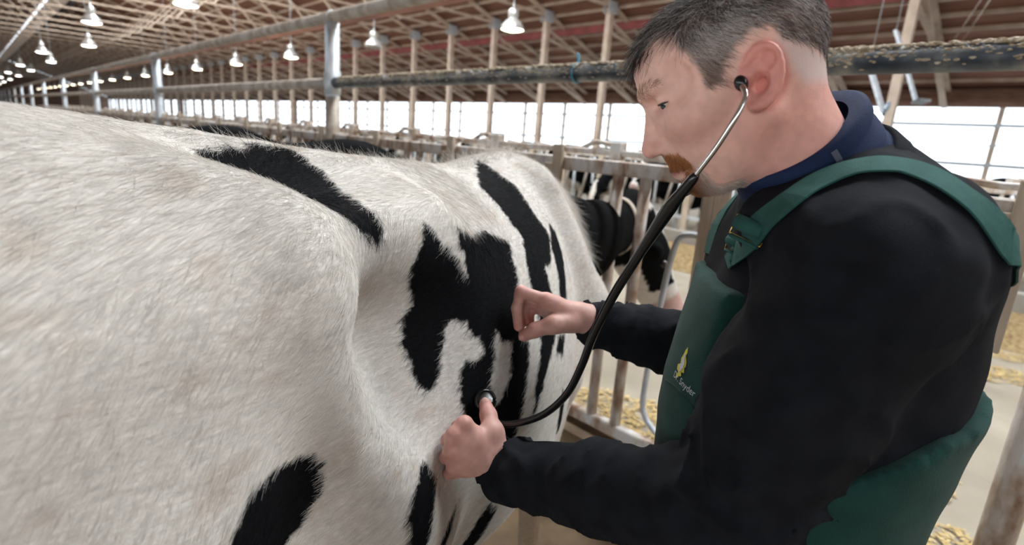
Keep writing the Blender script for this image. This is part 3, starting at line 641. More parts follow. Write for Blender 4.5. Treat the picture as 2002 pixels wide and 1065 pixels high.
# long hair along the spine and withers, crest tuft of the neck
def long_hair(cnt, mask, length, lift, dirv, jit, rad=.00022, tint=1.0):
    p, f = scatter(cv, cq, cnt, mask.astype(float)); n = fn_[f]; d = np.asarray(dirv)+jit*rng.normal(size=p.shape); d /= np.linalg.norm(d, axis=1, keepdims=True)
    c = cow_colour(p, HD_, HSC)
    if tint > 1: c = np.where((p[:, 0] < 1.345)[:, None], COATW*1.05, c)
    c = np.clip(c*(.8+.3*rng.random((cnt, 1))), 0, 1)
    strands('long_hair', p, d, n, length*(.4+.8*rng.random(cnt)), lift*(.3+rng.random(cnt)), c, M_HAIR, cow, rad, 5, .12, kind='stuff', label='longer loose hairs of the coat')
long_hair(2600, (abs(fc_[:, 1]) < .05) & (fc_[:, 2] > 1.38) & (fc_[:, 0] > .05) & (fc_[:, 0] < 1.15), .026, .010, (-.7, 0, .25), .45)
long_hair(420, (abs(fc_[:, 1]) < .045) & (fc_[:, 2] > 1.42) & (fc_[:, 0] > .70) & (fc_[:, 0] < 1.08), .050, .030, (-.3, 0, .5), .7, .0003)
long_hair(5200, (fc_[:, 0] > 1.10) & (fc_[:, 0] < 1.44) & (fc_[:, 2] > 1.17) & (fn_[:, 2] > -.1), .060, .016, (.55, -.35, -.85), .28, .0003, 1.1)
P0_, hd_, sd_, ud_ = HD_
long_hair(900, (np.linalg.norm(fc_-(P0_-hd_*.05), axis=1) < .11), .035, .02, (.2, 0, .3), .6, .0003)
M_COWEYE = mat('dark_eye', (.012, .008, .006), None, rough=.06, spec=.7)
for s in (-1, 1):
    obj('eye', ell_mesh0('eye', P0_+hd_*.145*HSC+sd_*s*.097*HSC+ud_*.037*HSC, (.021, .021, .021)), M_COWEYE, cow)
# neck strap
M_STRAPC = mat('tan_strap', (.42, .36, .29), (.55, .48, .40), 30, .8)
nc0, nc1 = V3(*nk[0]), V3(*nk[1]); ndir = unit(nc1-nc0); sidev = unit(np.cross(ndir, (0, 0, 1))); upv = np.cross(sidev, ndir)
cc_ = nc0*.35+nc1*.65
bm = bmesh.new(); rings = []
for t in np.linspace(0, 2*PI, 41)[:-1]:
    dirn = sidev*math.cos(t)*.098+upv*math.sin(t)*.142
    rings.append([bm.verts.new(cc_+dirn*k+ndir*a) for k, a in ((1.0, -.02), (1.05, -.02), (1.05, .02), (1.0, .02))])
for i in range(40):
    for j in range(4): bm.faces.new((rings[i][j], rings[i][(j+1) % 4], rings[(i+1) % 40][(j+1) % 4], rings[(i+1) % 40][j]))
bmesh.ops.recalc_face_normals(bm, faces=bm.faces[:]); obj('neck_strap', bm_mesh('neck_strap', bm, True), M_STRAPC, cow, label='tan neck strap')
# ------------------------------------------------------------------ the other cows
M_COAT2 = attr_mat('herd_coat', .95, .06)
def herd_mesh(seed, eating):
    hs = 1.1
    if eating: nck, hdv = [(1.58, 0, .98), (1.95, .03, .82)], (.42, .05, -.72)
    else: nck, hdv = [(1.56, 0, 1.18), (1.93, .02, 1.25)], (.62, .06, -.62)
    Fh, hd4 = cow_field(.026, nck, hdv, (-.80, -.46, -.03), (2.5, .46, 1.56), hs=hs); v, q = Fh.surface(1)
    P0, hd, sd, ud = hd4; r = (v-P0)/hs; u, s, w = r@hd, r@sd, r@ud; x = v[:, 0]
    a = noise3(v*[1, 1, .6], 2.6, seed)+.34+.55*(v[:, 2] > 1.22)*(v[:, 0] < 1.5)+.1*noise3(v, 9, seed)-1.6*np.clip((.62-v[:, 2])*1.4, 0, 1)*(x < 1.4)
    blz = (.014+.036*np.clip((u+.05)*(.40-u)*14, 0, 1))*(1.2 if seed % 2 else .45)-abs(s)+np.where(w > 0, 0, -.2); a = np.where((u > -.1) & (x > 1.6), np.where(np.maximum(blz, (u-.43)) > 0, -1, .5), a)
    b = np.clip(a*12+.5, 0, 1)[:, None]; wc = mixc(np.tile(COATW, (len(v), 1)), (.5, .41, .3), np.clip((1.0-v[:, 2])*.7, 0, .6)); c = wc*(1-b)+COATB*b
    c = mixc(c, (.30, .18, .16), .8*np.clip((u-.46)/.02, 0, 1)*(x > 1.6))
    me_ = mesh_np('body', v, q); set_col(me_, np.clip(c, 0, 1)); me_.materials.append(M_COAT2)
    es = []
    for sg in (-1, 1):
        e_ = ell_mesh0('eye', P0+hd*.145*hs+sd*sg*.097*hs+ud*.037*hs, (.021,)*3); e_.materials.append(M_COWEYE); es.append(e_)
    tg = []
    for sg in (-1, 1):
        bm_ = bmesh.new(); c0 = P0-hd*.045*hs+sd*sg*.17*hs+ud*.012; beam(bm_, c0-sd*.025, c0+sd*.025, .05, .006, ud); t_ = bm_mesh('ear_tag', bm_); t_.materials.append(M_TAG); tg.append(t_)
    return me_, es, tg
M_TAG = mat('ear_tag_plastic', (.75, .62, .12), None, rough=.5)
herd = [herd_mesh(s, e) for s, e in ((21, False), (33, True), (40, False), (55, True))]
def herd_cow(kind, x, y, rz, sc, label, group=None):
    t = thing('cow', label, 'cow', (x, y, 0), rz, group); t.scale = (sc, sc, sc)
    b_, es, tg = herd[kind]; link(bpy.data.objects.new('body', b_), t)
    for e_ in es: link(bpy.data.objects.new('eye', e_), t)
    for e_ in (): link(bpy.data.objects.new('ear_tag', e_), t)
herd_cow(0, .42, 2.62, .02, .985, 'black-backed cow standing just behind the patient cow, only her spine showing')
herd_cow(2, .38, 4.45, -.02, .99, 'second black-backed cow down the row, behind the left slope of the patient cow')
for i, (y, k) in enumerate([(5.7, 0), (6.9, 2), (8.4, 0), (9.8, 2), (11.1, 0), (12.6, 2), (14.2, 0), (15.6, 2)]): herd_cow(k, .36, y, .03*(-1)**i, .95, 'black and white cow in the near row, beyond the second black-backed one', 'cows further down the near row')
herd_cow(3, 9.50, 3.30, PI+.06, 1.0, 'cow with a white blaze eating at the opposite fence, seen under the man\'s chin')
herd_cow(0, 9.62, 4.75, PI-.05, 1.0, 'dark cow behind the opposite fence, seen between the two leaning bars')
herd_cow(1, 9.45, 5.75, PI+.04, .98, 'cow lowering her head at the opposite fence, behind the patient cow\'s neck')
herd_cow(1, 9.52, 2.25, PI-.03, 1.0, 'cow at the opposite fence right of the blazed cow, mostly behind the wooden slat')
for i, (y, k) in enumerate([(-3.1, 2), (-1.8, 1), (-.6, 0), (.7, 3), (7.1, 2), (8.3, 3), (9.6, 0), (11.2, 1), (12.5, 2), (14.0, 0), (15.4, 3), (17.1, 2), (19, 0), (21, 1)]):
    herd_cow(k, 9.55+.1*(i % 3), y, PI+.05*(-1)**i, .98, 'black and white cow standing in the row at the opposite fence', 'cows along the opposite fence')
# ------------------------------------------------------------------ feed and litter
M_FEED = mat('chopped_feed', (.17, .11, .045), (.34, .245, .12), 22, .95, bump=.8, bscale=90)
n1, n2 = 260, 14; xs_ = np.linspace(6.35, 7.72, n2); ys_ = np.linspace(-8, 50, n1); X_, Y_ = np.meshgrid(xs_, ys_); Z_ = (.015+.20*np.sin(np.clip((X_-6.35)/1.37, 0, 1)*PI)**.8)*(.75+.45*noise3(np.stack([X_, Y_, 0*X_], -1), 1.3, 2))+.03*noise3(np.stack([X_, Y_, 0*X_], -1), 7, 1)
Z_[:, 0] = Z_[:, -1] = .004
idx = np.arange(n1*n2).reshape(n1, n2); qd = np.stack([idx[:-1, :-1], idx[:-1, 1:], idx[1:, 1:], idx[1:, :-1]], -1).reshape(-1, 4)
obj('feed_heap', mesh_np('feed_heap', np.stack([X_, Y_, np.maximum(Z_, .003)], -1).reshape(-1, 3), qd), M_FEED, label='long heap of chopped brown feed along the opposite fence', cat='feed', kind='stuff')
M_STRAW = mat('straw_bits', (.42, .29, .11), (.62, .47, .23), 30, .9)
def litter(name, cnt, xr, yr, thr, size, label):
    pts = np.stack([rng.uniform(*xr, cnt), rng.uniform(*yr, cnt), np.zeros(cnt)], 1); dn = noise3(pts, 1.1, 6)+.5*noise3(pts, 3.4, 7)+.35*np.clip(1-(pts[:, 0]-2.2)/1.4, -1, 1); pts = pts[dn > thr]; m_ = len(pts)
    a = rng.random(m_)*2*PI; L = size*(.4+rng.random(m_)); w_ = .0035+.003*rng.random(m_); zz = .004+.012*rng.random(m_)
    dx = np.stack([np.cos(a)*L, np.sin(a)*L, .3*L*rng.normal(size=m_)*.3], 1); dy = np.stack([-np.sin(a)*w_, np.cos(a)*w_, 0*a], 1); c = pts+np.array([0, 0, 1])*zz[:, None]
    v = np.stack([c-dx-dy, c+dx-dy, c+dx+dy, c-dx+dy], 1).reshape(-1, 3); v[:, 2] = np.maximum(v[:, 2], .002); q = np.arange(m_*4).reshape(-1, 4)
    obj(name, mesh_np(name, v, q, False), M_STRAW, label=label, cat='straw', kind='stuff')
litter('straw_litter', 90000, (2.2, 6.3), (-1.6, 8), .18, .020, 'yellow chopped straw scattered on the pale alley floor')
box_obj('stall_floor', (WX+.1, Y0+.1, 0), (HX-.12, 60, .012), M_MUCK, kind='structure')
# ------------------------------------------------------------------ the man: one body, dressed in parts
M_SKIN = attr_mat('skin', .45, .35, sss=.12, bump=.25, bscale=900)
M_SWEAT = mat('black_sweatshirt', (.0065, .0075, .0105), (.011, .0125, .0165), 30, .9, bump=.25, spec=.15, bscale=900, sheen=0)
M_GREEN = mat('green_bib_cotton', (.006, .040, .032), (.009, .052, .042), 25, .85, bump=.3, spec=.2, bscale=700, sheen=.08)
M_STRAP = mat('green_webbing', (.024, .088, .077), (.030, .105, .092), 60, .8, bump=.3, spec=.2, bscale=900)
M_NAVY = mat('navy_jersey', (.010, .020, .062), (.014, .027, .078), 20, .8, bump=.2, spec=.2, bscale=800)
M_BRASS = mat('brass_buckle', (.75, .50, .18), (.55, .38, .16), 60, .25, metal=1)
M_CHROME = mat('chrome', (.75, .76, .78), None, rough=.16, metal=1)
M_RUBBER = mat('black_rubber', (.008, .008, .009), None, rough=.22, spec=.6)
man = thing('person', 'man with greying hair and ginger goatee in green bib overalls, examining the cow', 'person', (1.0, -.05, 0))
MO = V3(1.0, -.05, 0)
HO = P(1437, 167, .635); _rho = unit(HO-EYE); _f0 = unit(np.cross(_rho, CU)); _f0 = _f0 if _f0 @ CR < 0 else -_f0; _u0 = unit(CU-_rho*(CU @ _rho))
HF = _f0*.927-_u0*.375; HU = _u0*.927+_f0*.375; HL = -_rho
_y = math.radians(9); HF, HL = HF*math.cos(_y)+HL*math.sin(_y), HL*math.cos(_y)-HF*math.sin(_y)
HM = np.stack([HF, HL, HU])
def H(p): return HO+np.asarray(p, float) @ HM           # head coordinates (forward, left, up) to world
def Hin(w): return (np.asarray(w, float)-HO) @ HM.T
F = Field((-.135, -.115, -.20), (.145, .115, .135), .0024)
F.ell((-.010, 0, .030), (.100, .076, .080), k=.001)
F.ell((.032, 0, .048), (.066, .060, .058), k=.03)
F.ell((.043, 0, -.012), (.053, .058, .066), k=.03)
F.ell((.040, 0, -.060), (.050, .046, .034), k=.03)
F.ell((.074, 0, -.083), (.021, .026, .0175), k=.022)
F.cone((-.024, 0, -.045), (-.036, 0, -.125), .060, .053, .03)
F.ell((.012, 0, -.085), (.045, .042, .025), k=.03)
for s in (-1, 1):
    F.cone((-.006, s*.055, -.042), (.060, s*.026, -.086), .017, .013, .022)
    F.ell((.060, s*.043, -.010), (.024, .019, .018), k=.02)
    F.cone((.0945, s*.010, .037), (.082, s*.044, .040), .0085, .008, .014)
    F.ell((.099, s*.036, .021), (.0200, .0190, .0110), k=.010, mode='s')
    F.ell((.0735, s*.034, .0200), (.0146, .0146, .0134), k=.003)
    F.cone((.088, s*.022, .0085), (.077, s*.047, .0105), .0042, .004, .006)
    F.cone((.0890, s*.0330, .0158), (.0790, s*.0478, .0168), .0034, .0024, .0012, mode='s')
    F.ell((.066, s*.060, .035), (.02, .008, .02), k=.015, mode='s')
    F.ell((.102, s*.0130, -.0285), (.0115, .0070, .0085), k=.005)
    F.ell((.1045, s*.0115, -.0350), (.0068, .0058, .0042), k=.002, mode='s')
    F.cone((.096, s*.0205, -.020), (.086, s*.031, -.050), .0024, .002, .006, mode='s')
F.ell((.086, 0, -.018), (.020, .019, .030), k=.012)
F.cone((.0915, 0, .024), (.1150, 0, -.020), .0070, .0090, .009)
F.ell((.1150, 0, -.0240), (.0105, .0110, .0100), k=.006)
F.ell((.084, 0, -.047), (.0185, .029, .020), k=.012)
F.ell((.080, 0, -.073), (.0165, .026, .012), k=.012)
for s in (-1, 1):
    F.cone((.0990, 0, -.0535), (.0865, s*.025, -.0600), .0048, .0030, .004)
    F.cone((.0980, 0, -.0645), (.0855, s*.023, -.0625), .0058, .0035, .004)
    F.cone((.1060, 0, -.0593), (.0880, s*.028, -.0606), .0012, .0010, .002, mode='s')
# ears
for s in (-1, 1):
    ea, eb = unit((-.47, 0, .88)), unit((-.88, s*.42, -.47)); en = np.cross(ea, eb)
    ec = V3(-.013, s*.0775, -.004)
    F.ell(ec, (.031, .0180, .0050), [ea, eb, en], k=.006)
    rim = [ec+ea*(.0295*math.cos(t))+eb*(.0175*math.sin(t))+V3(0, s*.004, 0) for t in np.linspace(-1.1, 2.75, 13)]
    F.chain(rim, [.0042]*13, .003)
    anti = [ec+ea*(.0195*math.cos(t))+eb*(.0085*math.sin(t))+V3(0, s*.005, 0) for t in np.linspace(-.1, 2.6, 8)]
    F.chain(anti, [.0032]*8, .004)
    F.ell(ec+ea*.016+eb*.004+V3(0, s*.008, 0), (.009, .006, .005), [ea, eb, en], k=.004, mode='s')
    F.ell(ec-ea*.007-eb*.003+V3(0, s*.008, 0), (.012, .010, .012), [ea, eb, en], k=.004, mode='s')
    F.ell(ec-ea*.0275+eb*.001, (.0105, .0090, .0065), k=.006)
    F.ell(ec-ea*.008-eb*.0148+V3(0, s*.002, 0), (.0065, .0045, .0050), k=.004)
hv, hq = F.surface(1, .35)
# hair outline in head side coordinates (forward, up)
def sidepx(L):
    out = []
    for px, py in L:
        dx, dy = px-1450, py-165; out.append(((dx*-.927+dy*.375)*.00056, (dx*-.375+dy*-.927)*.0006))
    return out
HAIR = sidepx([(1205, 95), (1231, 98), (1267, 72), (1298, 56), (1326, 57), (1332, 87), (1349, 106), (1369, 138), (1383, 173), (1407, 167), (1412, 138), (1434, 102), (1462, 80), (1495, 78), (1513, 102), (1535, 108), (1574, 116), (1610, 138), (1617, 178), (1700, 178), (1700, -120), (1205, -120)])
STUB = sidepx([(1500, 95), (1535, 108), (1574, 120), (1612, 140), (1620, 178), (1556, 176), (1530, 150)])
STACHE = [(.118, -.0395), (.100, -.036), (.090, -.040), (.083, -.052), (.081, -.066), (.084, -.078), (.092, -.074), (.089, -.062), (.093, -.054), (.118, -.051)]
GOATEE = [(.120, -.0725), (.094, -.0715), (.086, -.066), (.080, -.058), (.072, -.072), (.050, -.083), (.036, -.094), (.040, -.115), (.120, -.115)]
def zone(poly, p, soft=.002): return np.clip(in_poly(p[:, 0], p[:, 2], poly)/soft+.5, 0, 1)
hn = vnormals(hv, hq)
def mixc(c, d, w): return c*(1-w[:, None])+np.array(d)*w[:, None]
def blob(p, c, r): return np.exp(-(((p-np.array(c))/np.array(r))**2).sum(1))
def earmask(q):
    r = q-np.array([-.013, .079, -.004]); u = r@unit((-.47, 0, .88)); v = r@unit((-.88, .42, -.47))
    return np.clip((1.18-np.hypot(u/.033, v/.0205))/.15, 0, 1)*np.clip((q[:, 1]-.060)/.004, 0, 1)
def head_colour(p):
    c = np.tile(np.array([.82, .50, .41]), (len(p), 1)); q = p.copy(); q[:, 1] = abs(q[:, 1])
    c = mixc(c, (.74, .34, .28), .55*blob(q, (.068, .045, -.02), (.03, .03, .025)))
    c = mixc(c, (.76, .34, .29), .7*blob(q, (.115, 0, -.025), (.014, .02, .014)))
    c = mixc(c, (.72, .26, .22), .8*earmask(q))
    c = mixc(c, (.74, .34, .28), .65*np.clip((.0-q[:, 2])/.05, 0, 1)*np.clip((.05-q[:, 0])/.04, 0, 1))
    c = mixc(c, (.40, .17, .15), .5*blob(q, (.092, .032, .012), (.02, .016, .006)))
    lip = np.clip(1-abs(q[:, 2]+.0595)/.0085, 0, 1)*np.clip((q[:, 0]-.084)/.004, 0, 1)*(q[:, 1] < .027)
    c = mixc(c, (.42, .155, .14), .8*np.clip(lip*2, 0, 1))
    c = c*(1+.08*noise3(p, 180)[:, None]+.06*noise3(p, 60, 2)[:, None])
    c = mixc(c, (.16, .05, .045), .85*np.clip(blob(q, (.1045, .0125, -.0345), (.0062, .0055, .0040))*1.6-.3, 0, 1))
    hz = zone(HAIR, p, .006); c = mixc(c, (.07, .05, .042), .80*hz*(1-earmask(q)))
    c = mixc(c, (.66, .56, .53), .75*zone(STUB, p, .012))
    c = mixc(c, (.30, .13, .06), .5*zone(STACHE, p, .006)*(q[:, 1] < .04))
    c = mixc(c, (.42, .30, .25), .5*zone(GOATEE, p, .006)*(q[:, 1] < .042))
    return np.clip(c, 0, 1)
hc_ = head_colour(hv)
hw = H(hv)

# hands -------------------------------------------------------------
def hand_field(W, mcp, fing, thumb, arm, lo, hi, extra=None):
    G = Field(lo, hi, .0021)
    G.cone(arm, W, .034, .029, .01)
    for i, mc in enumerate(mcp):
        st = W*(.80)+mc*.20+(mcp[3]-mcp[0])*(.10*(i-1.5))*-.3
        G.cone(st, mc, .0185, .0130-.0007*i, .014)
        c = [mc]+fing[i]; r0 = (.0108, .0110, .0102, .0088)[i]; G.chain(c, [r0*1.08, r0, r0*.92, r0*.80], .0035)
        G.ell(mc, r0*1.22, k=.006)
        G.ell(fing[i][0], r0*1.07, k=.004)
    for i in range(3): G.cone(mcp[i]*.75+W*.25, mcp[i+1]*.75+W*.25, .013, .013, .012)
    G.chain(thumb, [.0195, .0165, .0128, .0110], .010)
    G.ell(thumb[2], .0128, k=.004)
    if extra: extra(G)
    return G.surface(1, .35)
LW = P(972, 912, .895)
Lm = [P(908, 829, .872), P(888, 850, .864), P(881, 882, .862), P(887, 915, .868)]
Lf = [[P(896, 834, .895), P(912, 850, .912), P(932, 856, .905)], [P(876, 860, .889), P(893, 872, .907), P(915, 876, .902)],
      [P(872, 893, .886), P(888, 900, .902), P(908, 902, .898)], [P(878, 925, .888), P(892, 925, .900), P(908, 922, .897)]]
Lt = [P(972, 878, .892), P(962, 845, .898), P(955, 812, .922), P(949, 790, .935)]
LA = P(1045, 935, .87)
allp = np.array([LW]+Lm+[q for f in Lf for q in f]+Lt+[LA])
def Lx(G):
    G.cone(Lm[0]*.6+LW*.4, Lt[1], .014, .015, .016)
Lv, Lq = hand_field(LW, Lm, Lf, Lt, LA, allp.min(0)-.05, allp.max(0)+.05, Lx)
RW = P(1140, 622, 1.02)
Rm = [P(1068, 586, 1.005), P(1064, 590, 1.022), P(1066, 600, 1.037), P(1072, 612, 1.048)]
Rf = [[P(1019, 570, 1.004), P(1010, 603, 1.010), P(1013, 638, 1.018)], [P(1017, 577, 1.026), P(1011, 607, 1.032), P(1018, 636, 1.034)],
      [P(1026, 588, 1.042), P(1024, 612, 1.046), P(1031, 630, 1.040)], [P(1041, 602, 1.052), P(1036, 616, 1.052), P(1038, 629, 1.046)]]
Rt = [P(1118, 631, 1.005), P(1082, 634, .992), P(1046, 645, .996), P(1025, 656, 1.006)]
RA = P(1215, 640, 1.035)
allp = np.array([RW]+Rm+[q for f in Rf for q in f]+Rt+[RA])
Rv, Rq = hand_field(RW, Rm, Rf, Rt, RA, allp.min(0)-.05, allp.max(0)+.05)
def hand_colour(v, knuckles):
    c = np.tile(np.array([.58, .325, .27]), (len(v), 1))
    for k in knuckles:
        c = mixc(c, (.56, .20, .17), .55*np.exp(-(((v-k)/.014)**2).sum(1)))
    return np.clip(c*(1+.10*noise3(v, 140)[:, None]+.10*noise3(v, 45, 4)[:, None]), 0, 1)
Lc = hand_colour(Lv, Lm+[Lf[i][0] for i in range(4)]+Lt[2:]); Rc = hand_colour(Rv, Rm+[Rf[i][0] for i in range(4)]+[Rf[i][2] for i in range(4)]+Rt[2:])
# an inner trunk and arms carry head and hands as one figure (covered by the clothes)
SHL, ELL_, WRL = P(1690, 545, .56), P(1430, 1000, .65), P(985, 922, .905)
SHR, ELR, WRR = P(1520, 480, .86), P(1395, 690, .98), P(1172, 630, 1.03)
NB = P(1590, 345, .69); CH = P(1628, 640, .745); WA = P(1482, 960, .79)
PEL = V3(WA[0], WA[1], .90)+(_rt*.02); BF = unit(-_rt*.96+_fw*.28); BL = unit(np.cross((0, 0, 1), BF))      # facing, his left (towards the camera)
T = Field((-.1, -1.0, .0), (1.9, 1.2, 1.75), .016)
T.cone(NB+V3(0,0,-.05), CH, .035, .11, .02); T.cone(CH, WA, .13, .12, .05); T.cone(WA, PEL, .12, .12, .05)
T.cone(NB+V3(0,0,-.05), HO-HU*.09, .035, .035, .01)
for a, b, c, w in ((SHL, ELL_, WRL, LA), (SHR, ELR, WRR, RA)):
    T.cone(NB*.3+CH*.7, a, .06, .05, .02); T.chain([a, b, w, c], [.05, .038, .028, .024], .01)
HIPS = []
for s in (1, -1):
    hp = PEL+BL*s*.09-V3(0, 0, .03); kn = hp+BF*.03+V3(0, 0, -hp[2]+.50); an = kn-BF*.03+V3(0, 0, -.40); HIPS.append((hp, kn, an))
    T.chain([hp, kn, an], [.085, .058, .045], .03)
tv, tq = T.surface(1)
bv = np.concatenate([hw, Lv, Rv, tv]); bq = np.concatenate([hq, Lq+len(hw), Rq+len(hw)+len(Lv), tq+len(hw)+len(Lv)+len(Rv)])
me = mesh_np('body', bv-MO, bq); set_col(me, np.concatenate([hc_, Lc, Rc, np.tile([.55, .3, .24], (len(tv), 1))])); obj('body', me, M_SKIN, man)
M_NAIL = mat('fingernail', (.56, .31, .26), None, rough=.35, spec=.5)
def ell_mesh(name, c, r, ax, n=12):
    bm = bmesh.new(); bmesh.ops.create_uvsphere(bm, u_segments=n*2, v_segments=n, radius=1); ax = np.array([unit(a) for a in ax])
    for v in bm.verts: p = np.array(v.co)*np.array(r); v.co = Vector(c+p @ ax)
    return bm_mesh(name, bm, True)
def nail(tip, prev, toward, w=.0062):
    d = unit(tip-prev); n = unit(toward-d*(toward @ d)); s = np.cross(d, n)
    obj('fingernail', ell_mesh('fingernail', tip+n*.0092+d*.001-MO, (.0078, w, .0022), [d, s, n], 8), M_NAIL, man)
nail(Lt[3], Lt[2], unit(EYE-Lt[3])+CU*.2); nail(Rt[3], Rt[2], unit(EYE-Rt[3])-CU*.15)
# eyes, lashes
M_EYE = mat('eye_white', (.7, .66, .62), None, rough=.1); M_IRIS = mat('iris', (.03, .05, .06), None, rough=.1)
M_LASH = mat('lashes', (.05, .03, .02), None, rough=.7)
for s in (-1, 1):
    c = V3(.0725, s*.034, .0190)
    e = obj('eye', ell_mesh('eye', H(c)-MO, (.0125,)*3, HM), M_EYE, man)
    obj('iris', ell_mesh('iris', H(c+V3(.0095, s*.0055, -.0045))-MO, (.0048, .0048, .0030), [HM[1], HM[0]+HM[2], HM[0]*.7-HM[2]*.7], 8), M_IRIS, e)
    arc = [c+V3(.0152*math.cos(t)*.94, s*.0152*math.sin(t), -.0003+.0012*math.cos(t*1.5)) for t in np.linspace(-.5, 1.3, 9)]
    tube_obj('eyelashes', [H(p)-MO for p in arc], [.0003, .0008, .0011, .0012, .0012, .0012, .0011, .0009, .0003], M_LASH, man, 6)

# hair --------------------------------------------------------------
M_MHAIR = attr_mat('human_hair', .5, .35)
fc = hv[hq].mean(1); fn = unit_rows = hn[hq].mean(1); fn = fn/np.linalg.norm(fn, axis=1, keepdims=True)
notear = earmask(np.abs(fc)*[0, 1, 0]+fc*[1, 0, 1]) < .05
def comb(p, n, d):
    d = np.asarray(d, float)*np.ones_like(p); d = d-n*(d*n).sum(1, keepdims=True); return d/(np.linalg.norm(d, axis=1, keepdims=True)+1e-9)
wm = (zone(HAIR, fc, .008) > rng.random(len(fc)))*notear*np.clip((fc[:, 2]+.04)/.03+.7, 0, 1)
p, f = scatter(hv, hq, 26000, wm); n = fn[f]
top = np.clip((p[:, 2]-.055)/.035, 0, 1)[:, None]; frontal = np.clip((p[:, 0]-.01)/.05, 0, 1)[:, None]
d = comb(p, n, np.concatenate([.2+.9*frontal*top-.9*(1-top), np.zeros_like(top), -.9*(1-top)-.05], 1)+.22*rng.normal(size=p.shape))
temple = blob(p*[1, 0, 1], sidepx([(1395, 85)])[0][:1]+(0,)+sidepx([(1395, 85)])[0][1:], (.045, 1, .026))
side = np.clip((.085-p[:, 2])/.04, 0, 1)
g = rng.random(len(p)); grey = (g < .13+.72*temple+.18*side)
c = np.where(grey[:, None], np.array([.62, .58, .56])*(.5+.7*rng.random((len(p), 1))), np.array([.046, .034, .027])*(.6+.9*rng.random((len(p), 1))))
burn = blob(p*[1, 0, 1], sidepx([(1390, 150)])[0][:1]+(0,)+sidepx([(1390, 150)])[0][1:], (.014, 1, .016)); c = mixc(c, (.22, .12, .075), .7*burn)
ln = .011+.016*top[:, 0]+.012*frontal[:, 0]*top[:, 0]; lf = .004+.009*top[:, 0]
st = zone(STUB, p, .004) > .5; ln[st] = .0035; lf[st] = .0015; c[st] = np.array([.50, .45, .42])*(.7+.5*rng.random((st.sum(), 1)))
hair = strands('hair', H(p)-MO, d @ HM, n @ HM, ln*(.7+.5*rng.random(len(p))), lf*(.6+.8*rng.random(len(p))), c, M_MHAIR, man, .00016, 4, .10)
def tuft(name, mask, cnt, dirv, length, lift, col, rad=.00022, var=.5, jit=.3):
    p, f = scatter(hv, hq, cnt, mask); n = fn[f]; dd = comb(p, n, np.asarray(dirv)+jit*rng.normal(size=p.shape))
    c = col(p); strands(name, H(p)-MO, dd @ HM, n @ HM, length*(.6+.7*rng.random(len(p))), lift*(.6+.8*rng.random(len(p))), np.clip(c, 0, 1), M_MHAIR, man, rad, 4, .05)
q1 = abs(fc[:, 1])
tuft('moustache', (zone(STACHE, fc, .003))*(q1 < .036)*(fc[:, 0] > .07), 5200, (.15, 0, -1), .009, .003, lambda p: np.array([.42, .165, .055])*(.45+.9*rng.random((len(p), 1))))
def gc(p):
    w = np.clip((.088-p[:, 0])/.02+.15, 0, 1)*(.5+.5*rng.random(len(p))); a = np.array([.36, .155, .065])*(.5+.8*rng.random((len(p), 1)))
    return a*(1-w[:, None])+np.array([.72, .64, .58])*(.6+.6*rng.random((len(p), 1)))*w[:, None]
tuft('goatee', (zone(GOATEE, fc, .004))*(q1 < .040), 6800, (-.25, 0, -1), .013, .005, gc)
brow = [(.112, .036), (.098, .048), (.078, .046), (.072, .036), (.085, .040), (.104, .032)]
tuft('eyebrows', zone(brow, fc, .002)*(q1 > .008)*(q1 < .052), 650, (-.6, 0, .15), .0065, .002, lambda p: np.array([.30, .17, .10])*(.5+.8*rng.random((len(p), 1))), .00014)
fr = (zone(sidepx([(1200, 100), (1231, 100), (1262, 74), (1262, 40), (1230, 40), (1200, 60)]), fc, .01))
p, f = scatter(hv, hq, 500, ((fc[:, 0] > .066) & (fc[:, 2] > .074) & (fc[:, 2] < .100))*1.0); n = fn[f]
strands('fringe', H(p)-MO, comb(p, n, np.array([1, 0, -.35])+.35*rng.normal(size=p.shape)) @ HM, n @ HM, .026*(.5+.8*rng.random(len(p))), .012*(.3+1*rng.random(len(p))), np.tile([.02, .015, .012], (len(p), 1)), M_MHAIR, man, .0002, 5, .12)

# clothes -----------------------------------------------------------
def torso(G, off=0, k=.05, legs=False):
    ax = [BF, BL, V3(0, 0, 1)]
    G.ell(CH, (.152+off, .178+off, .25+off), ax, k=.001)
    G.ell(CH*.45+WA*.55, (.165+off, .175+off, .26+off), ax, k=k)
    G.cone(P(1612, 385, .69), P(1735, 480, .63), .072+off, .084+off, k); G.cone(P(1600, 385, .69), P(1530, 480, .84), .080+off, .085+off, k)
    G.cone(P(1762, 530, .645), P(1690, 700, .70), .088+off, .095+off, k)
    G.cone(P(1520, 500, .83), P(1500, 640, .82), .09+off, .09+off, k)
    G.ell(PEL+V3(0, 0, .06), (.150+off, .175+off, .20+off), ax, k=k)
    if legs:
        for hp, kn, an in HIPS: G.chain([hp, kn, an+V3(0, 0, .02)], [.112, .09, .082], .03)
def folds(G, amp, fn_):
    X, Y, Z = np.meshgrid(*[a.astype(np.float32) for a in G.ax], indexing='ij'); m_ = abs(G.D) < .02
    pts = np.stack([X[m_], Y[m_], Z[m_]], 1); G.D[m_] += amp*fn_(pts)
G = Field((-.08, -.75, .95), (1.65, 1.0, 1.72), .0068)
torso(G)
G.ell(PEL-V3(0, 0, .25), (.30, .30, .21), k=.02, mode='s')
G.cone(P(1530, 445, .62), P(1690, 400, .590), .048, .055, .04); UL = P(1545, 780, .60)
G.chain([P(1760, 500, .575), SHL, UL, ELL_], [.088, .092, .083, .070], .035)
FL = ELL_*.5+WRL*.5
G.chain([ELL_, FL, WRL], [.070, .062, .049], .02)
G.chain([P(1535, 490, .84), SHR, ELR], [.085, .080, .068], .04)
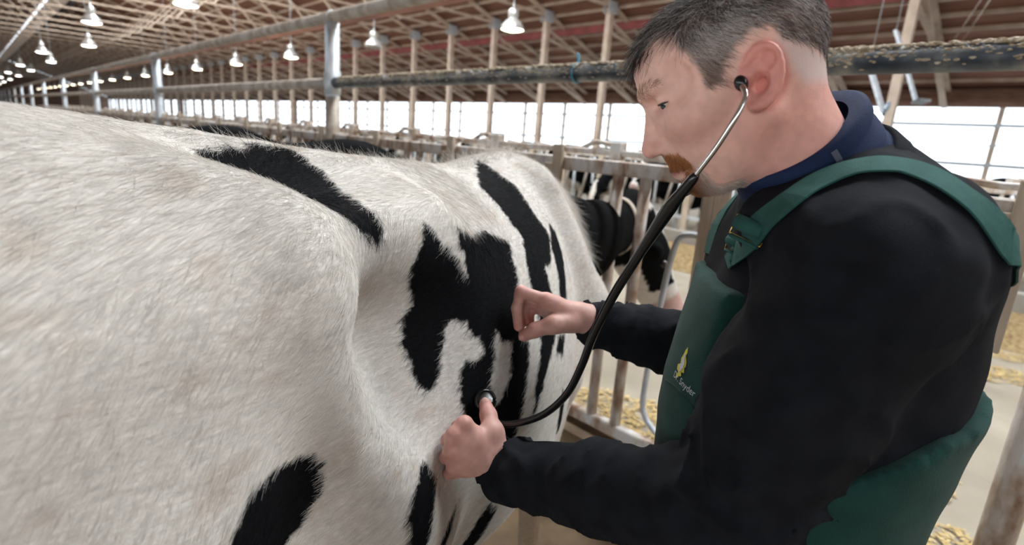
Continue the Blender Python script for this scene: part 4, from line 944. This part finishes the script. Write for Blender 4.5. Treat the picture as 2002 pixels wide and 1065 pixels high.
G.chain([ELR, ELR*.45+WRR*.55, WRR], [.068, .054, .041], .02)
armd = unit(WRL-ELL_); armr = unit(WRR-ELR); upd = unit(ELL_-SHL)
def fold_fn(p):
    def seg(a, b): 
        t = np.clip(((p-a)@(b-a))/((b-a)@(b-a)), 0, 1); return t, np.linalg.norm(p-a-t[:, None]*(b-a), axis=1)
    r = .35*noise3(p, 12, 1)+.25*noise3(p*[1, 1, .6], 30, 3)
    for a, b, w, fq in ((ELL_, WRL, .10, 58), (ELR, WRR, .085, 62), (SHL, ELL_, .13, 34), (SHR, ELR, .12, 38)):
        t, dd = seg(a, b); m_ = np.clip((w-dd)/.03, 0, 1); L = np.linalg.norm(b-a)
        ph = t*L*fq*.9+4.5*noise3(p, 8, 5)+2.2*noise3(p, 19, 7); r = r+m_*(.55+.5*(t > .75))*(1-np.abs(np.sin(ph)))**2*-1.0
    return r
folds(G, .012, fold_fn)
# armhole seam and cuff edges
sv, sq = G.surface(1, .3)
me = mesh_np('sweatshirt', sv-MO, sq); obj('sweatshirt', me, M_SWEAT, man, label='black long-sleeved sweatshirt')
for a, d_, r in ((WRL, armd, .050), (WRR, armr, .0425)):
    bm = bmesh.new(); tube(bm, [a-MO+d_*t for t in (-.035, -.032, -.004, .006, .010, .006, -.01)], [r*.9, r+.0015, r, r, r*.93, r*.86, r*.85], 40)
    obj('cuff', bm_mesh('cuff', bm, True), M_SWEAT, man)
# turtleneck and collar rib
nax = unit(P(1592, 338, .668)-P(1553, 270, .648)); NC = P(1555, 276, .648)
prof = [(-.010, .060), (-.012, .0755), (-.008, .0805), (.004, .0815), (.012, .0785), (.020, .0825), (.032, .0840), (.040, .0815), (.05, .0875), (.075, .095)]
def ring_tube(name, prof, c, ax, mt, sq=1.0, tilt=0, seg=64, wob=.0015):
    a, b, d = frame_of(ax, HL); bm = bmesh.new(); rings = []
    for h_, r in prof:
        rg = []
        for t in np.linspace(0, 2*PI, seg, endpoint=False):
            rr = r*(1+wob/r*math.sin(3*t+h_*90)); lat = math.cos(t); fb = math.sin(t)
            rg.append(bm.verts.new(c-MO+d*h_+unit(HL-d*(HL@d))*rr*sq*lat+np.cross(d, unit(HL-d*(HL@d)))*rr*fb))
        rings.append(rg)
    for i in range(len(rings)-1):
        for j in range(seg): bm.faces.new((rings[i][j], rings[i][(j+1) % seg], rings[i+1][(j+1) % seg], rings[i+1][j]))
    bmesh.ops.recalc_face_normals(bm, faces=bm.faces[:])
    return obj(name, bm_mesh(name, bm, True), mt, man)
tn = ring_tube('turtleneck', prof, NC, nax, M_NAVY); tn['label'] = 'navy turtleneck collar'
ring_tube('collar_rib', [(.048, .084), (.044, .0885), (.050, .0925), (.062, .0950), (.074, .099), (.085, .098)], NC, nax, M_SWEAT)

# green bib overalls: cloth shell over the trunk, cut to the bib outline
from mathutils.bvhtree import BVHTree
sweat_bvh = BVHTree.FromPolygons([Vector(x) for x in sv], [tuple(map(int, x)) for x in sq])
O = Field((.1, -.75, .03), (1.5, .75, 1.50), .0085)
torso(O, .016, .05, True)
def bibcut(X, Y, Z):
    x = X-CH[0]; y = Y-CH[1]; f = x*BF[0]+y*BF[1]; l = x*BL[0]+y*BL[1]
    wd = np.interp(Z, [1.0, 1.08, 1.16, 1.24, 1.34, 1.40], [.40, .30, .185, .135, .105, .095]).astype(np.float32)
    bib = np.maximum(np.maximum(np.abs(l)-wd, Z-1.335), -(f-.02))
    waist = np.interp(f, [-.22, -.08, .12], [1.26, 1.22, 1.10]).astype(np.float32)
    return np.minimum(bib, Z-waist)
O.op(bibcut, (.1, -.75, .03), (1.5, .75, 1.5), .004, 'i')
folds(O, .003, lambda p: .6*noise3(p*[1, 1, .4], 16, 9)+.4*noise3(p, 34, 2))
ov, oq = O.surface(1, .35)
over = obj('bib_overalls', mesh_np('bib_overalls', ov-MO, oq), M_GREEN, man, label='green bib overalls with embroidered chest')
bib_bvh = BVHTree.FromPolygons([Vector(x) for x in ov], [tuple(map(int, x)) for x in oq])
def hit(px, py, bvh):
    h_ = bvh.ray_cast(Vector(EYE), Vector(unit(P(px, py, 1)-EYE))); return None if h_[0] is None else (np.array(h_[0]), np.array(h_[1]))
def near(p, bvh):
    h_ = bvh.find_nearest(Vector(p)); n_ = np.array(h_[1]); q_ = np.array(h_[0]); return q_, n_
def ribbon(name, path, nrm, w, th, mt, parent, cut=6):
    """flat strap following a surface path"""
    bm = bmesh.new(); n_ = len(path); prev = None; rings = []
    for i in range(n_):
        t = unit(path[min(i+1, n_-1)]-path[max(i-1, 0)]); nn = unit(nrm[i]-t*(nrm[i]@t)); s = np.cross(t, nn); ww = w[i] if np.ndim(w) else w
        rings.append([bm.verts.new(path[i]-MO+s*ww*a+nn*b) for a, b in ((-.5, 0), (-.5, th), (-.2, th*1.15), (.2, th*1.15), (.5, th), (.5, 0))])
    for i in range(n_-1):
        for j in range(6): bm.faces.new((rings[i][j], rings[i][(j+1) % 6], rings[i+1][(j+1) % 6], rings[i+1][j]))
    bm.faces.new(rings[0]); bm.faces.new(rings[-1][::-1]); bmesh.ops.recalc_face_normals(bm, faces=bm.faces[:])
    return obj(name, bm_mesh(name, bm, False), mt, parent)
sp = [(1425, 515), (1452, 482), (1490, 440), (1530, 405), (1580, 368), (1630, 343), (1680, 328), (1730, 324), (1780, 331), (1830, 352), (1875, 381), (1912, 410), (1945, 446), (1968, 482)]
pp, nn = [], []
for x, y in catmull(sp, 4):
    h_ = hit(x, y, sweat_bvh)
    if h_: pp.append(h_[0]); nn.append(h_[1])
pp = np.array(pp); nn = np.array(nn)
for _ in range(6):
    pp[1:-1] = .5*pp[1:-1]+.25*(pp[:-2]+pp[2:]); nn[1:-1] = .5*nn[1:-1]+.25*(nn[:-2]+nn[2:])
re_ = []
for x_, n0_ in zip(pp, nn):
    h_ = sweat_bvh.ray_cast(Vector(EYE), Vector(unit(x_-EYE))); re_.append((x_, n0_) if h_[0] is None or np.linalg.norm(np.array(h_[0])-x_) > .03 else (np.array(h_[0]), .5*n0_+.5*np.array(h_[1])))
pp = np.array([a for a, b in re_]); nn = np.array([b for a, b in re_])
for _ in range(3):
    nn[1:-1] = .5*nn[1:-1]+.25*(nn[:-2]+nn[2:])
back = [pp[-1]]
for i in range(9):
    g_ = back[-1]+V3(0, 0, -.010)+_fw*.026+_rt*.004; q_, n_ = near(g_, sweat_bvh); back.append(q_)
bn = [near(b_, sweat_bvh)[1] for b_ in back]
path = np.concatenate([pp, back[1:]]); nrm_ = np.concatenate([nn, bn[1:]])
ribbon('shoulder_strap', path+nrm_*.0022, nrm_, .034, .0020, M_STRAP, man)
# the far strap
q0 = [NB+BF*.12-BL*.10+V3(0, 0, -.13), NB+BF*.06-BL*.12+V3(0, 0, -.03), NB-BL*.13+V3(0, 0, .02), NB-BF*.08-BL*.11+V3(0, 0, -.03), NB-BF*.14-BL*.06+V3(0, 0, -.14)]
fp = [near(x, sweat_bvh) for x in catmull(q0, 5)]
ribbon('shoulder_strap', np.array([a for a, b in fp]), np.array([b for a, b in fp]), .037, .0022, M_STRAP, man)
# buckles
def buckle(px, py, sc, dx, dy):
    h_ = hit(px, py, sweat_bvh) or hit(px, py, bib_bvh)
    c, n_ = h_; n_ = unit(n_+unit(EYE-c)*.6); t = P(px+dx, py+dy, (c-EYE)@CF)-c; t = unit(t-n_*(t@n_)); s = np.cross(n_, t); c = c+n_*.006
    loop = [(-1, -.62), (1, -.62), (1, .62), (-1, .62), (-1, -.62)]
    bk = tube_obj('buckle', [c+s*a*.020*sc+t*b*.018*sc-MO for a, b in loop], .0013, M_BRASS, man, 8, label='brass wire buckle')
    rl = [c+s*a*.0175*sc+t*.004+n_*.0012-MO for a in (-1, -.97, .97, 1)]
    bm = bmesh.new(); tube(bm, rl, [.005, .0088*sc, .0088*sc, .005], 18); obj('strap_loop', bm_mesh('strap_loop', bm, True), M_STRAP, bk)
    bm = bmesh.new(); tube(bm, [c+s*a*.0175*sc-t*.013*sc+n_*.0005-MO for a in (-1, -.97, .97, 1)], [.003, .005*sc, .005*sc, .003], 14, flat=.5); obj('strap_fold', bm_mesh('strap_fold', bm, True), M_STRAP, bk)
    obj('stud', ell_mesh('stud', c-s*.019*sc+n_*.002-t*.001-MO, (.0022, .0022, .0022), np.eye(3), 6), M_CHROME, bk)
buckle(1470, 450, 1.0, 30, -36); buckle(1446, 480, .82, 30, -40)
# embroidery on the bib
M_WHITE = mat('white_thread', (.55, .57, .60), None, rough=.8); M_YEL = mat('yellow_thread', (.62, .55, .08), None, rough=.8)
def on_bib(name, polys, c, ex, ey, mt, off):
    bm = bmesh.new()
    for poly in polys:
        vs = []
        for a, b in poly:
            q_, n_ = near(c+ex*a+ey*b, bib_bvh); vs.append(bm.verts.new(q_+n_*off-MO))
        try: bm.faces.new(vs)
        except ValueError: pass
    bmesh.ops.triangulate(bm, faces=bm.faces[:])
    return obj(name, bm_mesh(name, bm), mt, over)
def text_polys(txt):
    cu = bpy.data.curves.new('t', 'FONT'); cu.body = txt; cu.size = 1; o = bpy.data.objects.new('t', cu); COL.objects.link(o)
    dg = bpy.context.evaluated_depsgraph_get(); me_ = o.evaluated_get(dg).to_mesh()
    out = [[(me_.vertices[i].co.x, me_.vertices[i].co.y) for i in p_.vertices] for p_ in me_.polygons]
    bpy.data.objects.remove(o); bpy.data.curves.remove(cu); return out
a_, b_ = hit(1318, 735, bib_bvh), hit(1357, 776, bib_bvh)
if a_ and b_:
    ex = b_[0]-a_[0]; tp = text_polys('Dr. Snyder'); w_ = max(x for p_ in tp for x, y in p_); L_ = np.linalg.norm(ex); ex = unit(ex); n_ = b_[1]; ey = unit(np.cross(n_, ex)); ey = ey if ey[2] > 0 else -ey
    k_ = L_/w_*1.02; tt = on_bib('lettering', [[(x*k_, y*k_*1.0) for x, y in p_] for p_ in tp], a_[0], ex, ey, M_WHITE, .0012)
    tt['label'] = 'white stitched name'
e_ = hit(1336, 706, bib_bvh)
if e_:
    n_ = e_[1]; eu = unit(V3(0, 0, 1)-n_*n_[2]); es = unit(np.cross(eu, n_)); es = es if es @ CR > 0 else -es
    flame = [(0, .040), (.006, .026), (.004, .018), (.014, .006), (.016, -.006), (.013, -.010), (.017, -.022), (.008, -.026), (.012, -.034), (.002, -.042), (-.002, -.052), (-.006, -.040), (-.001, -.032), (-.010, -.028), (-.012, -.016), (-.004, -.010), (-.008, .004), (-.005, .016), (-.004, .028)]
    on_bib('emblem', [[(x*.8, y*.52) for x, y in flame]], e_[0], es, eu, M_YEL, .0012)
    on_bib('emblem_core', [[(x*.42+.002, y*.32) for x, y in flame]], e_[0], es, eu, M_WHITE, .0020)
# seam of the chest pocket
sm_ = [hit(x, y, bib_bvh) for x, y in catmull([(1302, 742), (1320, 755), (1340, 777), (1358, 798)], 4)]
sm_ = [h_[0]+h_[1]*.0006 for h_ in sm_ if h_]
if len(sm_) > 3: tube_obj('pocket_seam', [x-MO for x in sm_], .0013, mat('seam_thread', (.004, .03, .024), None, rough=.9), over, 6)
st_ = []
for k in range(9):
    pt = P(1570+k*4.6, 262+k*6.2, .56); q_ = pt
    d_ = unit(q_-EYE); tnb = None
    st_.append(q_)
# grey flatlock seam across the turtleneck
a1, b1, d1 = frame_of(nax, HL); hl = unit(HL-nax*(HL@nax)); fb = np.cross(nax, hl)
seam = []
for h_, r in prof[2:9]:
    t = -.12; seam.append(NC+nax*h_+hl*(r+.0018)*math.cos(t)+fb*(r+.0018)*math.sin(t))
ribbon('seam', np.array(seam), np.array([hl]*len(seam)), .0065, .0008, mat('grey_seam', (.09, .10, .13), None, rough=.8), man)
# boots
M_BOOT = mat('boot_rubber', (.03, .02, .012), (.06, .045, .03), 20, .5)
for hp, kn, an in HIPS:
    B = Field(an-V3(.2, .2, .12), an+V3(.2, .2, .32), .009)
    B.cone(an+V3(0, 0, .16), an-V3(0, 0, .02), .066, .055, .02); B.cone(an-V3(0, 0, .045), an-V3(0, 0, .055)+BF*.15, .048, .042, .03)
    B.op(lambda X, Y, Z: -(Z-.002), an-.25, an+.4, .004, 'i'); v_, q_ = B.surface(1)
    obj('boot', mesh_np('boot', v_-MO, q_), M_BOOT, man)

# ------------------------------------------------------------------ the stethoscope
chest_c, chest_d = P(948, 783, .948), None
steth = thing('stethoscope', 'black rubber and chrome stethoscope worn in the man\'s ears and held to the cow\'s ribs', 'stethoscope', tuple(chest_c)); SO = chest_c
ct = catmull([P(1450, 166, .553), P(1455, 176, .549), P(1457, 190, .548), P(1450, 208, .550), P(1432, 240, .556), P(1398, 292, .572), P(1352, 352, .594)], 6)
tube_obj('ear_tube', ct-SO, .0030, M_CHROME, steth, 14)
far = catmull([H((-.004, -.090, -.004)), H((.012, -.098, -.02)), H((.05, -.075, -.09)), P(1352, 372, .655), P(1330, 384, .628)], 6)
tube_obj('ear_tube', far-SO, .0030, M_CHROME, steth, 10)
tube_obj('ear_tube', catmull([P(1347, 362, .600), P(1328, 378, .610), P(1312, 398, .622)], 4)-SO+CR*-.004, .0024, M_CHROME, steth, 10)
obj('ear_tip', ell_mesh('ear_tip', P(1449, 163, .556)-SO, (.0075, .0068, .0085), [HL, HF, HU]), M_RUBBER, steth)
obj('ear_tip', ell_mesh('ear_tip', H((-.004, -.083, -.004))-SO, (.0075, .0068, .0085), [HL, HF, HU]), M_RUBBER, steth)
tb = catmull([P(1362, 340, .590), P(1336, 372, .604), P(1312, 402, .620), P(1280, 450, .645), P(1240, 512, .675), P(1198, 580, .715), P(1160, 655, .760), P(1137, 715, .800), P(1108, 770, .838), P(1066, 808, .876), P(1018, 826, .905), P(980, 828, .928), P(962, 812, .944)], 8)
n_ = len(tb); rr = np.interp(np.linspace(0, 1, n_), [0, .02, .1, .17, .22, .3, .9, 1], [.0040, .0058, .0066, .0085, .0080, .0062, .0058, .0045])
tube_obj('rubber_tube', tb-SO, rr, M_RUBBER, steth, 18)
cn = unit(V3(*(unit(EYE-chest_c)))+CR*.45)
a1, b1, d1 = frame_of(cn)
bm = bmesh.new(); tube(bm, [cn*t for t in (-.010, -.009, .002, .005, .006, .006)], [.016, .0195, .0195, .0185, .0165, .010], 32); obj('chest_piece', bm_mesh('chest_piece', bm, True), M_RUBBER, steth)
tube_obj('bell_rim', [cn*.006+(a1*math.cos(t)+b1*math.sin(t))*.0175 for t in np.linspace(0, 2*PI, 33)], .0022, M_RUBBER, steth, 8)
